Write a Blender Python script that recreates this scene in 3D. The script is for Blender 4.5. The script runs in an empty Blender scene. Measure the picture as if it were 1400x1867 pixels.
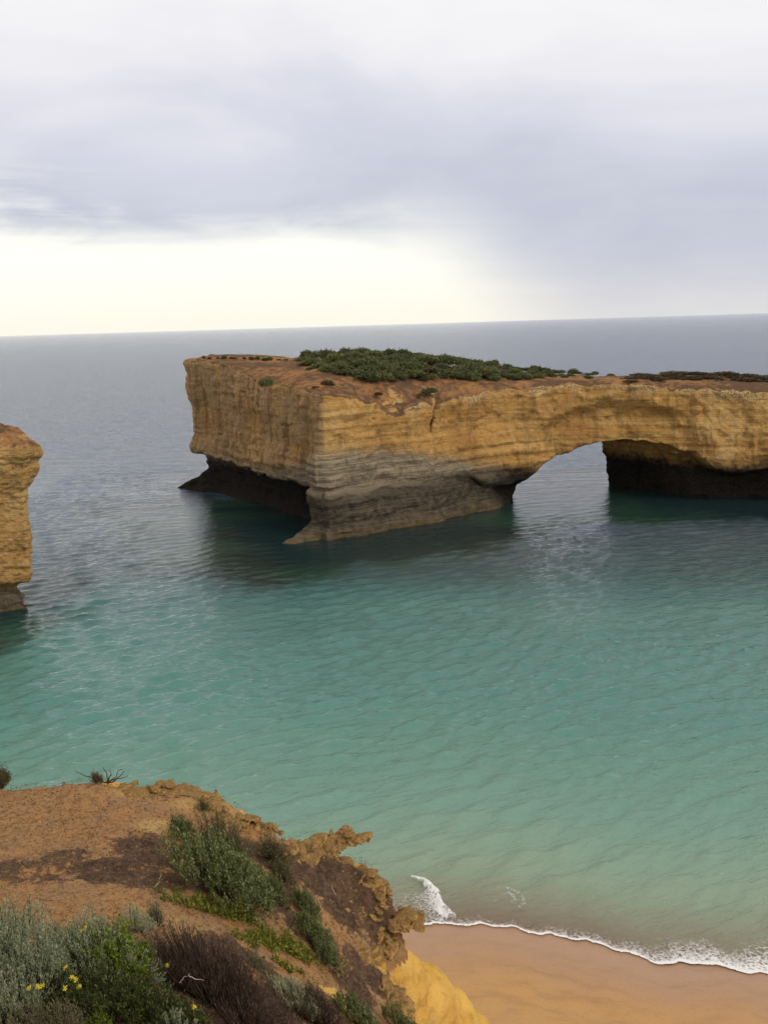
import bpy, math, random
import numpy as np
from mathutils import Matrix, Vector

# ------------------------------------------------------------------ camera
SC = bpy.context.scene
COL = SC.collection
CAM_H, FPX = 45.0, 1700.0                       # lookout height above the sea (m), focal length in photo pixels
PITCH = math.atan((933.5 - 591) / FPX)
ROLL = math.atan(42 / 1400)
_f = np.array([0, math.cos(PITCH), -math.sin(PITCH)])
_r0 = np.array([1.0, 0, 0])
_u0 = np.array([0, math.sin(PITCH), math.cos(PITCH)])
_R = math.cos(ROLL) * _r0 - math.sin(ROLL) * _u0
_U = math.sin(ROLL) * _r0 + math.cos(ROLL) * _u0
cam_data = bpy.data.cameras.new('camera')
cam = bpy.data.objects.new('camera', cam_data)
COL.objects.link(cam)
cam_data.sensor_fit = 'VERTICAL'
cam_data.sensor_height = 36.0
cam_data.lens = 36.0 * FPX / 1867.0
cam_data.clip_start = 0.1
cam_data.clip_end = 200000.0
M4 = Matrix.Identity(4)
for i in range(3):
    M4[i][0], M4[i][1], M4[i][2] = _R[i], _U[i], -_f[i]
M4[2][3] = CAM_H
cam.matrix_world = M4
SC.camera = cam
SC.render.resolution_x, SC.render.resolution_y = 767, 1024

# survey helpers: a sight line from the lookout met with a level (z) or a distance (y)
def sight(x, y):
    return _f * FPX + _R * (x - 700) - _U * (y - 933.5)
def atz(x, y, z=0.0):
    d = sight(x, y)
    return np.array([0, 0, CAM_H]) + d * ((z - CAM_H) / d[2])
def aty(x, y, Y):
    d = sight(x, y)
    return np.array([0, 0, CAM_H]) + d * (Y / d[1])

# ------------------------------------------------------------------ node helper
class NT:
    def __init__(s, tree):
        s.t = tree; s.n = tree.nodes; s.l = tree.links
    def set(s, sock, v):
        if isinstance(v, bpy.types.NodeSocket): s.l.new(v, sock)
        elif v is not None:
            if isinstance(v, (tuple, list)) and hasattr(sock, 'default_value') and len(sock.default_value) == 4 and len(v) == 3: v = (*v, 1)
            sock.default_value = v
    def node(s, typ, props=None, **ins):
        n = s.n.new(typ)
        for k, v in (props or {}).items(): setattr(n, k, v)
        for k, v in ins.items():
            k = k.replace('_', ' ')
            s.set(n.inputs[int(k[1:])] if k[0] == 'i' and k[1:].isdigit() else n.inputs[k], v)
        return n
    def m(s, op, a, b=None, c=None, clamp=False):
        n = s.n.new('ShaderNodeMath'); n.operation = op; n.use_clamp = clamp
        for i, v in enumerate((a, b, c)):
            if v is not None: s.set(n.inputs[i], v)
        return n.outputs[0]
    def mix(s, f, a, b, blend='MIX'):
        n = s.n.new('ShaderNodeMix'); n.data_type = 'RGBA'; n.blend_type = blend
        s.set(n.inputs['Factor'], f); s.set(n.inputs[6], a); s.set(n.inputs[7], b)
        return n.outputs[2]
    def noise(s, vec, scale, detail=4, rough=0.55, dist=0.0):
        n = s.node('ShaderNodeTexNoise', None, Vector=vec, Scale=scale, Detail=detail, Roughness=rough, Distortion=dist)
        return n.outputs[0]
    def ramp(s, f, stops):
        n = s.n.new('ShaderNodeValToRGB'); e = n.color_ramp.elements
        for i, (p, c) in enumerate(stops):
            el = e[i] if i < 2 else e.new(p)
            el.position = p
            el.color = (c, c, c, 1) if isinstance(c, (int, float)) else (*c, 1)
        s.set(n.inputs[0], f)
        return n.outputs[0]
    def ss(s, v, a, b):
        n = s.node('ShaderNodeMapRange', {'interpolation_type': 'SMOOTHSTEP'}, Value=v)
        n.inputs[1].default_value = a; n.inputs[2].default_value = b
        return n.outputs[0]
    def scl(s, vec, x, y, z, loc=(0, 0, 0)):
        n = s.node('ShaderNodeMapping', None, Vector=vec)
        n.inputs['Scale'].default_value = (x, y, z); n.inputs['Location'].default_value = loc
        return n.outputs[0]

# ------------------------------------------------------------------ sky, sun, exposure
W = bpy.data.worlds.new('World'); SC.world = W; W.use_nodes = True
w = NT(W.node_tree); w.n.clear()
SUN_ELEV, SUN_AZ = math.radians(40), math.radians(132)        # azimuth clockwise from +Y (view direction): behind, to the right
sky = w.node('ShaderNodeTexSky', {'sky_type': 'NISHITA', 'sun_disc': False, 'sun_elevation': SUN_ELEV, 'sun_rotation': SUN_AZ})
bg0 = w.node('ShaderNodeBackground', None, Color=sky.outputs[0], Strength=0.08)
tc = w.node('ShaderNodeTexCoord')
sep = w.node('ShaderNodeSeparateXYZ', None, Vector=tc.outputs['Generated'])
sx, sy, sz = sep.outputs
ez = w.m('ABSOLUTE', sz)
G = tc.outputs['Generated']
n_big = w.noise(w.scl(G, 2.6, 2.6, 7.0, (0.7, 0.2, 0.4)), 1.0, 4, 0.5, 0.4)          # broad uneven thickness
n_soft = w.noise(w.scl(G, 6.0, 6.0, 20.0, (0.1, 0.9, 0.3)), 1.0, 5, 0.55, 0.5)
n_str = w.noise(w.scl(G, 5.0, 5.0, 55.0, (0.3, 0.0, 0.2)), 1.0, 6, 0.6, 0.4)         # level streaks near the horizon
az = w.m('ARCTAN2', sx, sy)
# clear strip under the edge of the deck: thins out softly to the right
edge = w.m('ADD', 0.101, w.m('ADD', w.m('MULTIPLY', w.m('SUBTRACT', n_soft, 0.5), 0.045), w.m('MULTIPLY', w.m('SUBTRACT', n_str, 0.5), 0.022)))
close = w.ss(w.m('ADD', az, w.m('MULTIPLY', w.m('SUBTRACT', n_soft, 0.5), 0.14)), 0.03, 0.26)
edge = w.m('SUBTRACT', edge, w.m('MULTIPLY', close, 0.125))
soft = w.m('ADD', 0.026, w.m('MULTIPLY', w.ss(az, -0.06, 0.20), 0.085))
gap = w.m('DIVIDE', w.m('SUBTRACT', edge, ez), soft)
gap = w.ss(gap, -0.8, 1.0)
# torn brighter patches above the strip to the left
torn = w.m('MULTIPLY', w.ss(w.m('ADD', w.m('MULTIPLY', n_str, 0.5), w.m('MULTIPLY', n_soft, 0.5)), 0.44, 0.60), w.m('MULTIPLY', w.ss(az, -0.12, -0.40), w.ss(ez, 0.185, 0.10)))
# the deck: grey-lilac low down, paler higher up, uneven
lift = w.ss(w.m('ADD', ez, w.m('MULTIPLY', w.m('SUBTRACT', n_big, 0.5), 0.26)), 0.09, 0.31)
deck = w.ramp(lift, [(0.0, (0.575, 0.60, 0.70)), (0.40, (0.705, 0.715, 0.81)), (0.75, (0.87, 0.86, 0.90)), (1.0, (0.97, 0.955, 0.965))])
deck = w.mix(w.m('MULTIPLY', w.ss(n_soft, 0.40, 0.75), 0.22), deck, (0.80, 0.80, 0.84))
deck = w.mix(w.m('MULTIPLY', torn, 0.9), deck, (0.95, 0.94, 0.91))
low = w.ss(ez, 0.085, 0.0)
deck = w.mix(w.m('MULTIPLY', low, 0.55), deck, (0.74, 0.71, 0.73))
clear = w.mix(w.ss(ez, 0.0, 0.08), (1.02, 0.99, 0.87), (1.10, 1.09, 0.99))
cloud = w.mix(gap, deck, clear)
bg1 = w.node('ShaderNodeBackground', None, Color=cloud, Strength=1.0)
mixw = w.node('ShaderNodeMixShader', None, Fac=0.96, i1=bg0.outputs[0], i2=bg1.outputs[0])
w.node('ShaderNodeOutputWorld', None, Surface=mixw.outputs[0])

sun_data = bpy.data.lights.new('sun', 'SUN')
sun_data.energy = 1.5; sun_data.angle = math.radians(18); sun_data.color = (1.0, 0.95, 0.86)
sun = bpy.data.objects.new('sun', sun_data); COL.objects.link(sun)
sd = Vector((math.sin(SUN_AZ) * math.cos(SUN_ELEV), math.cos(SUN_AZ) * math.cos(SUN_ELEV), math.sin(SUN_ELEV)))
sun.rotation_euler = sd.to_track_quat('Z', 'Y').to_euler()
sun.location = (30, -40, 120)
vs = SC.view_settings
vs.view_transform = 'Standard'; vs.look = 'None'; vs.exposure = 0.0; vs.gamma = 1.0; vs.use_curve_mapping = False
SC.cycles.max_bounces = 6
SC.cycles.transparent_max_bounces = 12

# ------------------------------------------------------------------ numeric helpers
def sstep(a, b, x):
    t = np.clip((x - a) / (b - a), 0, 1)
    return t * t * (3 - 2 * t)
def _h(ix, iy, iz, seed):
    n = (ix.astype(np.int64) * 374761393 + iy.astype(np.int64) * 668265263 + iz.astype(np.int64) * 2147483647 + seed * 1274126177) & 0xffffffff
    n = ((n ^ (n >> 13)) * 1274126177) & 0xffffffff
    n = ((n ^ (n >> 16)) * 2246822519) & 0xffffffff
    return ((n ^ (n >> 15)) & 0xffffff) / float(0xffffff)
def vn(p, seed=0):
    p = np.asarray(p, float)
    i = np.floor(p).astype(np.int64); f = p - i
    u = f * f * f * (f * (f * 6 - 15) + 10)
    x, y, z = i[..., 0], i[..., 1], i[..., 2]
    ux, uy, uz = u[..., 0], u[..., 1], u[..., 2]
    def L(a, b, t): return a + (b - a) * t
    c00 = L(_h(x, y, z, seed), _h(x + 1, y, z, seed), ux); c10 = L(_h(x, y + 1, z, seed), _h(x + 1, y + 1, z, seed), ux)
    c01 = L(_h(x, y, z + 1, seed), _h(x + 1, y, z + 1, seed), ux); c11 = L(_h(x, y + 1, z + 1, seed), _h(x + 1, y + 1, z + 1, seed), ux)
    return L(L(c00, c10, uy), L(c01, c11, uy), uz) * 2 - 1
def fbm(p, octv=4, seed=0, gain=0.5, ridge=False):
    p = np.asarray(p, float); a, s, tot = 1.0, 0.0, 0.0
    for o in range(octv):
        v = vn(p * (2.03 ** o) + 17.3 * o, seed + o * 31)
        s = s + a * ((1 - 2 * np.abs(v)) if ridge else v); tot += a; a *= gain
    return s / tot
def fbm2(x, y, sc, octv=4, seed=0):
    return fbm(np.stack([x * sc, y * sc, np.zeros_like(x) + 0.37], -1), octv, seed)
def blocks(p, seed):
    """random level (-1..1) of the nearest joint-bounded block, and closeness to the joint between blocks"""
    p = np.asarray(p, float); i = np.floor(p).astype(np.int64); f = p - i
    d1 = np.full(len(p), 9.0); d2 = np.full(len(p), 9.0); v = np.zeros(len(p))
    for a in (-1, 0, 1):
        for b in (-1, 0, 1):
            for c in (-1, 0, 1):
                x, y, z = i[:, 0] + a, i[:, 1] + b, i[:, 2] + c
                d = (a + _h(x, y, z, seed) - f[:, 0]) ** 2 + (b + _h(x, y, z, seed + 1) - f[:, 1]) ** 2 + (c + _h(x, y, z, seed + 2) - f[:, 2]) ** 2
                n = d < d1
                d2 = np.where(n, d1, np.minimum(d2, d)); v = np.where(n, _h(x, y, z, seed + 3), v); d1 = np.where(n, d, d1)
    return v * 2 - 1, np.sqrt(d2) - np.sqrt(d1)
def poly_sd(px, py, P):
    """signed distance to a polygon, negative inside"""
    P = np.asarray(P, float); d = np.full(px.shape, 1e9); ins = np.zeros(px.shape, bool)
    for a, b in zip(P, np.roll(P, -1, 0)):
        e = b - a; wx, wy = px - a[0], py - a[1]
        t = np.clip((wx * e[0] + wy * e[1]) / (e @ e), 0, 1)
        d = np.minimum(d, (wx - e[0] * t) ** 2 + (wy - e[1] * t) ** 2)
        c = (a[1] > py) != (b[1] > py)
        ins ^= c & (px < (b[0] - a[0]) * (py - a[1]) / (b[1] - a[1] + 1e-12) + a[0])
    return np.where(ins, -1, 1) * np.sqrt(d)
class Surf:
    """smooth height surface through surveyed points"""
    def __init__(s, pts, c=4.0):
        s.P = np.array(pts, float); s.c = c
        r = np.hypot(s.P[:, None, 0] - s.P[None, :, 0], s.P[:, None, 1] - s.P[None, :, 1])
        s.m = s.P[:, 2].mean()
        s.w = np.linalg.solve(np.sqrt(r * r + c * c) + np.eye(len(s.P)) * 1e-3, s.P[:, 2] - s.m)
    def __call__(s, x, y):
        o = np.full(np.shape(x), s.m)
        for (a, b, _), k in zip(s.P, s.w): o = o + k * np.sqrt((x - a) ** 2 + (y - b) ** 2 + s.c ** 2)
        return o
def surface_nets(v, org, h):
    v = v.astype(np.float32); s = v < 0
    n = np.array(v.shape) - 1
    sl = lambda A, d: A[d[0]:d[0] + n[0], d[1]:d[1] + n[1], d[2]:d[2] + n[2]]
    cor = [(i, j, k) for i in (0, 1) for j in (0, 1) for k in (0, 1)]
    cnt = np.zeros(n, np.int8)
    for c in cor: cnt += sl(s, c)
    I, J, K = np.nonzero((cnt > 0) & (cnt < 8))
    del cnt
    val = {c: v[I + c[0], J + c[1], K + c[2]] for c in cor}
    acc = np.zeros((len(I), 3)); num = np.zeros(len(I))
    for c in cor:
        for ax in range(3):
            if c[ax] == 0:
                d = list(c); d[ax] = 1; d = tuple(d)
                a, b = val[c], val[d]
                x = (a < 0) != (b < 0)
                t = np.where(x, a / np.where(a == b, 1, a - b), 0)
                q = np.tile(np.array(c, float), (len(I), 1)); q[:, ax] = t
                acc[x] += q[x]; num[x] += 1
    V = (np.stack([I, J, K], -1) + acc / num[:, None]) * h + np.array(org)
    idx = np.full(n, -1, np.int32); idx[I, J, K] = np.arange(len(I))
    F = []
    for ax in range(3):
        b1, b2 = (ax + 1) % 3, (ax + 2) % 3
        lo = [slice(1, -1)] * 3; hi = [slice(1, -1)] * 3
        lo[ax] = slice(0, -1); hi[ax] = slice(1, None)
        A, B = s[tuple(lo)], s[tuple(hi)]
        E = np.argwhere(A != B)
        if not len(E): continue
        ina = A[tuple(E.T)]
        off = np.ones(3, int); off[ax] = 0
        E = E + off
        e1 = np.zeros(3, int); e1[b1] = 1; e2 = np.zeros(3, int); e2[b2] = 1
        g = lambda q: idx[tuple(q.T)]
        Q = np.stack([g(E - e1 - e2), g(E - e2), g(E), g(E - e1)], -1)
        Q[~ina] = Q[~ina][:, ::-1]
        F.append(Q)
    F = np.concatenate(F); F = F[(F >= 0).all(1)]
    return V, F
def biggest_piece(V, F):
    """drop the crumbs that broke off: keep the large connected pieces"""
    lab = np.arange(len(V))
    for _ in range(400):
        m = lab[F].min(1); new = lab.copy()
        for k in range(F.shape[1]): np.minimum.at(new, F[:, k], m)
        new = new[new]
        if (new == lab).all(): break
        lab = new
    u, c = np.unique(lab, return_counts=True)
    keep = np.isin(lab, u[c > 0.12 * len(V)])
    mp = np.cumsum(keep) - 1
    return V[keep], mp[F[keep[F].all(1)]]
def vnormals(V, F):
    n = np.cross(V[F[:, 2]] - V[F[:, 0]], V[F[:, 3 if F.shape[1] > 3 else 1]] - V[F[:, 1 if F.shape[1] > 3 else 0]])
    N = np.zeros_like(V)
    for k in range(F.shape[1]): np.add.at(N, F[:, k], n)
    return N / np.maximum(np.linalg.norm(N, axis=1, keepdims=True), 1e-9)
def mesh_from(name, V, F, mat, smooth=True, attrs=None):
    me = bpy.data.meshes.new(name)
    V = np.asarray(V, np.float32); F = np.asarray(F, np.int32); k = F.shape[1]
    me.vertices.add(len(V)); me.vertices.foreach_set('co', V.ravel())
    me.loops.add(F.size); me.loops.foreach_set('vertex_index', F.ravel())
    me.polygons.add(len(F)); me.polygons.foreach_set('loop_start', np.arange(0, F.size, k, dtype=np.int32))
    me.polygons.foreach_set('loop_total', np.full(len(F), k, np.int32))
    me.polygons.foreach_set('use_smooth', np.full(len(F), smooth))
    for an, av in (attrs or {}).items():
        a = me.attributes.new(an, 'FLOAT', 'POINT'); a.data.foreach_set('value', np.asarray(av, np.float32))
    me.materials.append(mat)
    me.update(); me.validate()
    return me
def link(name, me, parent=None, loc=(0, 0, 0), rotz=0.0, scale=None):
    o = bpy.data.objects.new(name, me); COL.objects.link(o)
    o.location = loc; o.rotation_euler = (0, 0, rotz)
    if scale: o.scale = scale
    if parent: o.parent = parent
    return o
def tag(o, label=None, cat=None, group=None, kind=None):
    if label: o['label'] = label
    if cat: o['category'] = cat
    if group: o['group'] = group
    if kind: o['kind'] = kind
    return o
def rotate_mesh_frame(V, off): return V - np.array(off)

# ------------------------------------------------------------------ materials
def mat(name):
    m = bpy.data.materials.new(name); m.use_nodes = True
    t = NT(m.node_tree); t.n.clear()
    return m, t
def out(t, sh, disp=None):
    t.node('ShaderNodeOutputMaterial', None, Surface=sh)
def principled(t, col, rough=0.9, normal=None, spec=0.25):
    n = t.node('ShaderNodeBsdfPrincipled', None, Base_Color=col, Roughness=rough)
    n.inputs['Specular IOR Level'].default_value = spec
    if normal is not None: t.set(n.inputs['Normal'], normal)
    return n.outputs[0]
def bump(t, h, strength, dist, base=None):
    n = t.node('ShaderNodeBump', None, Height=h, Strength=strength, Distance=dist)
    if base is not None: t.set(n.inputs['Normal'], base)
    return n.outputs[0]

def limestone(name, z_grey, z_dark, ochre, pale, grey, dark, soil, left_n=None):
    """layered sea cliff: ochre above, a bleached grey belt, dark wet tidal rock with recess shade painted in on the arch, orange soil on level tops"""
    m, t = mat(name)
    geo = t.node('ShaderNodeNewGeometry'); P = geo.outputs['Position']
    z = t.node('ShaderNodeSeparateXYZ', None, Vector=P).outputs[2]
    nz = t.node('ShaderNodeSeparateXYZ', None, Vector=geo.outputs['Normal']).outputs[2]
    big = t.noise(t.scl(P, 0.06, 0.06, 0.10), 1, 4, 0.55)
    strata = t.noise(t.scl(P, 0.03, 0.03, 1.3), 1, 5, 0.65)
    fine = t.noise(t.scl(P, 0.10, 0.10, 4.5), 1, 4, 0.6)
    streak = t.noise(t.scl(P, 0.30, 0.30, 0.022), 1, 6, 0.65, 0.9)
    blot = t.noise(P, 0.55, 6, 0.65)
    grain = t.noise(P, 2.6, 5, 0.65)
    c = t.mix(t.ss(t.m('ADD', t.m('MULTIPLY', strata, 0.6), t.m('MULTIPLY', streak, 0.4)), 0.38, 0.62), ochre, pale)
    c = t.mix(t.m('MULTIPLY', t.ss(streak, 0.50, 0.68), 0.60), c, (0.175, 0.090, 0.028))
    c = t.mix(t.m('MULTIPLY', t.ss(streak, 0.46, 0.30), 0.42), c, (0.46, 0.31, 0.13))
    c = t.mix(t.m('MULTIPLY', t.ss(blot, 0.50, 0.72), 0.50), c, (0.16, 0.095, 0.036))
    c = t.mix(t.m('MULTIPLY', t.ss(fine, 0.55, 0.72), 0.30), c, (0.20, 0.125, 0.055))
    c = t.mix(t.m('MULTIPLY', t.ss(fine, 0.45, 0.30), 0.22), c, (0.50, 0.35, 0.16))
    # broad patches: sun-bleached yellow, iron brown, grey wash
    patch = t.noise(t.scl(P, 0.075, 0.075, 0.055, (4, 2, 1)), 1, 4, 0.6, 0.5)
    c = t.mix(t.m('MULTIPLY', t.ss(patch, 0.50, 0.66), 0.55), c, (0.29, 0.140, 0.045))
    c = t.mix(t.m('MULTIPLY', t.ss(patch, 0.46, 0.34), 0.45), c, (0.60, 0.40, 0.165))
    if left_n:
        lf = t.node('ShaderNodeAttribute', {'attribute_name': 'seaward'}).outputs['Fac']
        c = t.mix(t.m('MULTIPLY', lf, t.m('MULTIPLY', t.ss(t.m('ADD', t.m('MULTIPLY', streak, 0.5), t.m('MULTIPLY', big, 0.5)), 0.34, 0.56), 0.75)), c, (0.33, 0.225, 0.125))
        st2 = t.noise(t.scl(P, 0.75, 0.75, 0.05, (2, 5, 1)), 1, 5, 0.65, 0.8)
        c = t.mix(t.m('MULTIPLY', lf, t.m('MULTIPLY', t.ss(st2, 0.50, 0.62), 0.65)), c, (0.185, 0.088, 0.034))
        cap = t.node('ShaderNodeAttribute', {'attribute_name': 'cap'}).outputs['Fac']
        capn = t.m('ADD', cap, t.m('ADD', t.m('MULTIPLY', t.m('SUBTRACT', blot, 0.5), 6.0), t.m('MULTIPLY', t.m('SUBTRACT', t.noise(P, 0.16, 4, 0.6), 0.5), 9.0)))
        crust = t.mix(t.ss(grain, 0.42, 0.60), (0.60, 0.44, 0.22), (0.24, 0.14, 0.06))
        c = t.mix(t.m('MULTIPLY', t.ss(capn, 2.8, 1.0), t.m('SUBTRACT', 0.85, t.m('MULTIPLY', lf, 0.45))), c, crust)
    zg = t.m('ADD', z, t.m('MULTIPLY', t.m('SUBTRACT', big, 0.5), 5.0))
    zg = t.m('ADD', zg, t.m('MULTIPLY', t.m('SUBTRACT', blot, 0.5), 3.0))
    if left_n: zg = t.m('SUBTRACT', zg, t.m('SUBTRACT', t.node('ShaderNodeAttribute', {'attribute_name': 'belt'}).outputs['Fac'], z_grey))
    gcol = t.mix(t.ss(fine, 0.38, 0.62), grey, tuple(v * 1.75 for v in grey))
    gcol = t.mix(t.m('MULTIPLY', t.ss(blot, 0.48, 0.70), 0.5), gcol, tuple(v * 0.5 for v in grey))
    zg = t.m('ADD', zg, t.m('MULTIPLY', t.m('SUBTRACT', fine, 0.5), 7.0))
    c = t.mix(t.ss(zg, z_grey + 2.3, z_grey - 2.0), c, gcol)
    dcol = t.mix(t.ss(grain, 0.40, 0.65), dark, tuple(v * 1.9 for v in dark))  # wet rock tone; on the arch, undercut and tunnel shade is painted into it
    if left_n: dcol = t.mix(t.node('ShaderNodeAttribute', {'attribute_name': 'foot_tone'}).outputs['Fac'], dcol, t.mix(t.ss(t.m('ADD', t.m('MULTIPLY', fine, 0.5), t.m('MULTIPLY', blot, 0.5)), 0.40, 0.60), (0.120, 0.095, 0.064), (0.050, 0.040, 0.029)))
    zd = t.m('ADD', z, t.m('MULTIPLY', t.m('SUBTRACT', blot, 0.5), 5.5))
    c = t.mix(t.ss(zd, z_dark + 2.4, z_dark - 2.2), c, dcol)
    # tan weedy belt just above the water, left off the arch's shaded recesses
    foot_tone = t.ss(t.m('ADD', z, t.m('MULTIPLY', blot, 2.0)), 3.2, 1.6)
    if left_n: foot_tone = t.m('MULTIPLY', foot_tone, t.node('ShaderNodeAttribute', {'attribute_name': 'foot_tone'}).outputs['Fac'])
    c = t.mix(t.m('MULTIPLY', foot_tone, 0.55), c, (0.15, 0.105, 0.05))
    scol = t.mix(t.ss(t.m('ADD', t.m('MULTIPLY', blot, 0.5), t.m('MULTIPLY', big, 0.5)), 0.42, 0.56), soil, (0.125, 0.072, 0.040))
    scol = t.mix(t.m('MULTIPLY', t.ss(grain, 0.5, 0.68), 0.5), scol, (0.07, 0.055, 0.025))
    c = t.mix(t.m('MULTIPLY', t.ss(t.m('ADD', nz, t.m('MULTIPLY', t.m('SUBTRACT', blot, 0.5), 0.5)), 0.42, 0.66), t.ss(z, z_grey + 2, z_grey + 8)), c, scol)
    c = t.mix(0.25, c, t.mix(grain, (0.0, 0.0, 0.0), (1, 1, 1)), 'OVERLAY')
    hgt = t.m('ADD', t.m('MULTIPLY', fine, 0.4), t.m('ADD', t.m('MULTIPLY', grain, 0.5), t.m('MULTIPLY', blot, 0.8)))
    out(t, principled(t, c, 0.95, bump(t, hgt, 0.9, 0.8), 0.06))
    return m
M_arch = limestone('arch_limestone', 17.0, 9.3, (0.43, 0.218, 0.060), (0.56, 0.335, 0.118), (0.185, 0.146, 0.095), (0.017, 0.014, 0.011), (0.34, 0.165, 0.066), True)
M_stack = limestone('stack_limestone', 3.5, 3.2, (0.40, 0.215, 0.070), (0.48, 0.29, 0.11), (0.20, 0.155, 0.09), (0.055, 0.045, 0.034), (0.34, 0.17, 0.07))

# ------------------------------------------------------------------ shore line, beach, sea
_shx = np.array([-200, -60, -20, -8, 0, 4.1, 11.4, 18.6, 25.8, 40, 70, 200.])
_shy = np.array([60, 63, 62.5, 62.5, 63.4, 63.9, 62.2, 58.8, 57.3, 56.5, 58, 66.])
def shore(x): 
    return np.interp(x, _shx, _shy) + 0.22 * np.sin(x * 0.9 + 1) + 0.12 * np.sin(x * 2.3) + 0.05 * np.sin(x * 5.1)
def bed(x, y):
    d = y - shore(x)                                    # metres offshore
    return np.where(d < 0, np.minimum(-d * 0.055, 0.9 + 0.02 * (-d)), -np.where(d < 6, d * 0.10, 0.60 + (1 - np.exp(-(d - 6) / 30)) * 6.2 + np.clip(d - 82, 0, 400) * 0.11))

def make_beach():
    xs = np.concatenate([np.linspace(-160, -16, 40), np.linspace(-15.6, 45, 200), np.linspace(46, 160, 30)])
    ys = np.concatenate([np.linspace(6, 40, 20), np.linspace(40.5, 75, 160), np.linspace(77, 420, 40)])
    X, Y = np.meshgrid(xs, ys, indexing='ij')
    Z = bed(X, Y) + fbm2(X, Y, 0.25, 3, 5) * 0.05 * (Y < 70)
    n = np.arange(X.size).reshape(X.shape)
    F = np.stack([n[:-1, :-1], n[1:, :-1], n[1:, 1:], n[:-1, 1:]], -1).reshape(-1, 4)
    m, t = mat('beach_sand')
    geo = t.node('ShaderNodeNewGeometry'); P = geo.outputs['Position']
    att = t.node('ShaderNodeAttribute', {'attribute_name': 'inland'}).outputs['Fac']
    nb = t.noise(t.scl(P, 0.10, 0.25, 0.2), 1, 4, 0.5); nf = t.noise(P, 9, 5, 0.7); nm = t.noise(t.scl(P, 0.5, 1.2, 1), 1, 4, 0.6)
    wet = t.m('ADD', att, t.m('MULTIPLY', t.m('SUBTRACT', nb, 0.5), 4.0))
    c = t.mix(t.ss(wet, 2.0, 8.5), (0.375, 0.222, 0.128), (0.45, 0.248, 0.088))
    c = t.mix(t.m('MULTIPLY', t.ss(nm, 0.45, 0.75), 0.35), c, (0.30, 0.17, 0.075))
    c = t.mix(t.m('MULTIPLY', t.ss(nf, 0.40, 0.70), 0.22), c, (0.16, 0.095, 0.05))
    wash = t.noise(t.node('ShaderNodeCombineXYZ', None, X=t.m('ADD', t.m('MULTIPLY', att, 0.75), t.m('MULTIPLY', nb, 3.0)), Y=t.m('MULTIPLY', t.node('ShaderNodeSeparateXYZ', None, Vector=P).outputs[0], 0.06), Z=0.0).outputs[0], 1, 4, 0.6)
    c = t.mix(t.m('MULTIPLY', t.ss(wash, 0.50, 0.66), 0.30), c, (0.24, 0.135, 0.07))
    c = t.mix(t.m('MULTIPLY', t.ss(att, 1.6, 0.2), 0.22), c, (0.25, 0.15, 0.095))
    r = t.m('ADD', 0.34, t.m('MULTIPLY', t.ss(wet, 0.5, 5.0), 0.5))
    out(t, principled(t, c, r, bump(t, t.m('ADD', nf, nm), 0.25, 0.06), 0.3))
    me = mesh_from('beach', np.stack([X, Y, Z], -1).reshape(-1, 3), F, m, True, {'inland': (shore(X) - Y).ravel()})
    tag(link('beach', me), 'wet brown sand beach turning orange away from the water', kind='structure')
make_beach()

_wr = random.Random(5)
WAVES = []
for i in range(40):
    lam = 1.25 * (4.4 / 1.25) ** _wr.random()
    ang = math.radians(-62 + _wr.gauss(0, 27))            # travel direction: in from the open sea towards the beach
    WAVES.append((2 * math.pi / lam, math.cos(ang), math.sin(ang), 0.0120 * lam * _wr.uniform(0.5, 1.2), _wr.random() * 6.28))
ARCH_FOOT = [(-23, 190), (-16, 195), (0, 204), (14, 214), (34, 236), (60, 231), (96, 229), (125, 226), (125, 255), (30, 255), (-45, 276), (-60, 270)]
def waves(X, Y):
    Z = np.zeros_like(X)
    gx = X + 1.6 * fbm2(X, Y, 0.05, 2, 9); gy = Y + 1.4 * fbm2(X, Y, 0.06, 2, 4)
    env = 0.75 + 0.5 * fbm2(X, Y, 0.035, 3, 21)
    for k, cx, cy, a, ph in WAVES: Z += a * np.sin(k * (gx * cx + gy * cy) + ph)
    Z = Z * env
    return Z + 0.15 * np.maximum(Z, 0) ** 2 / 0.12
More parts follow.
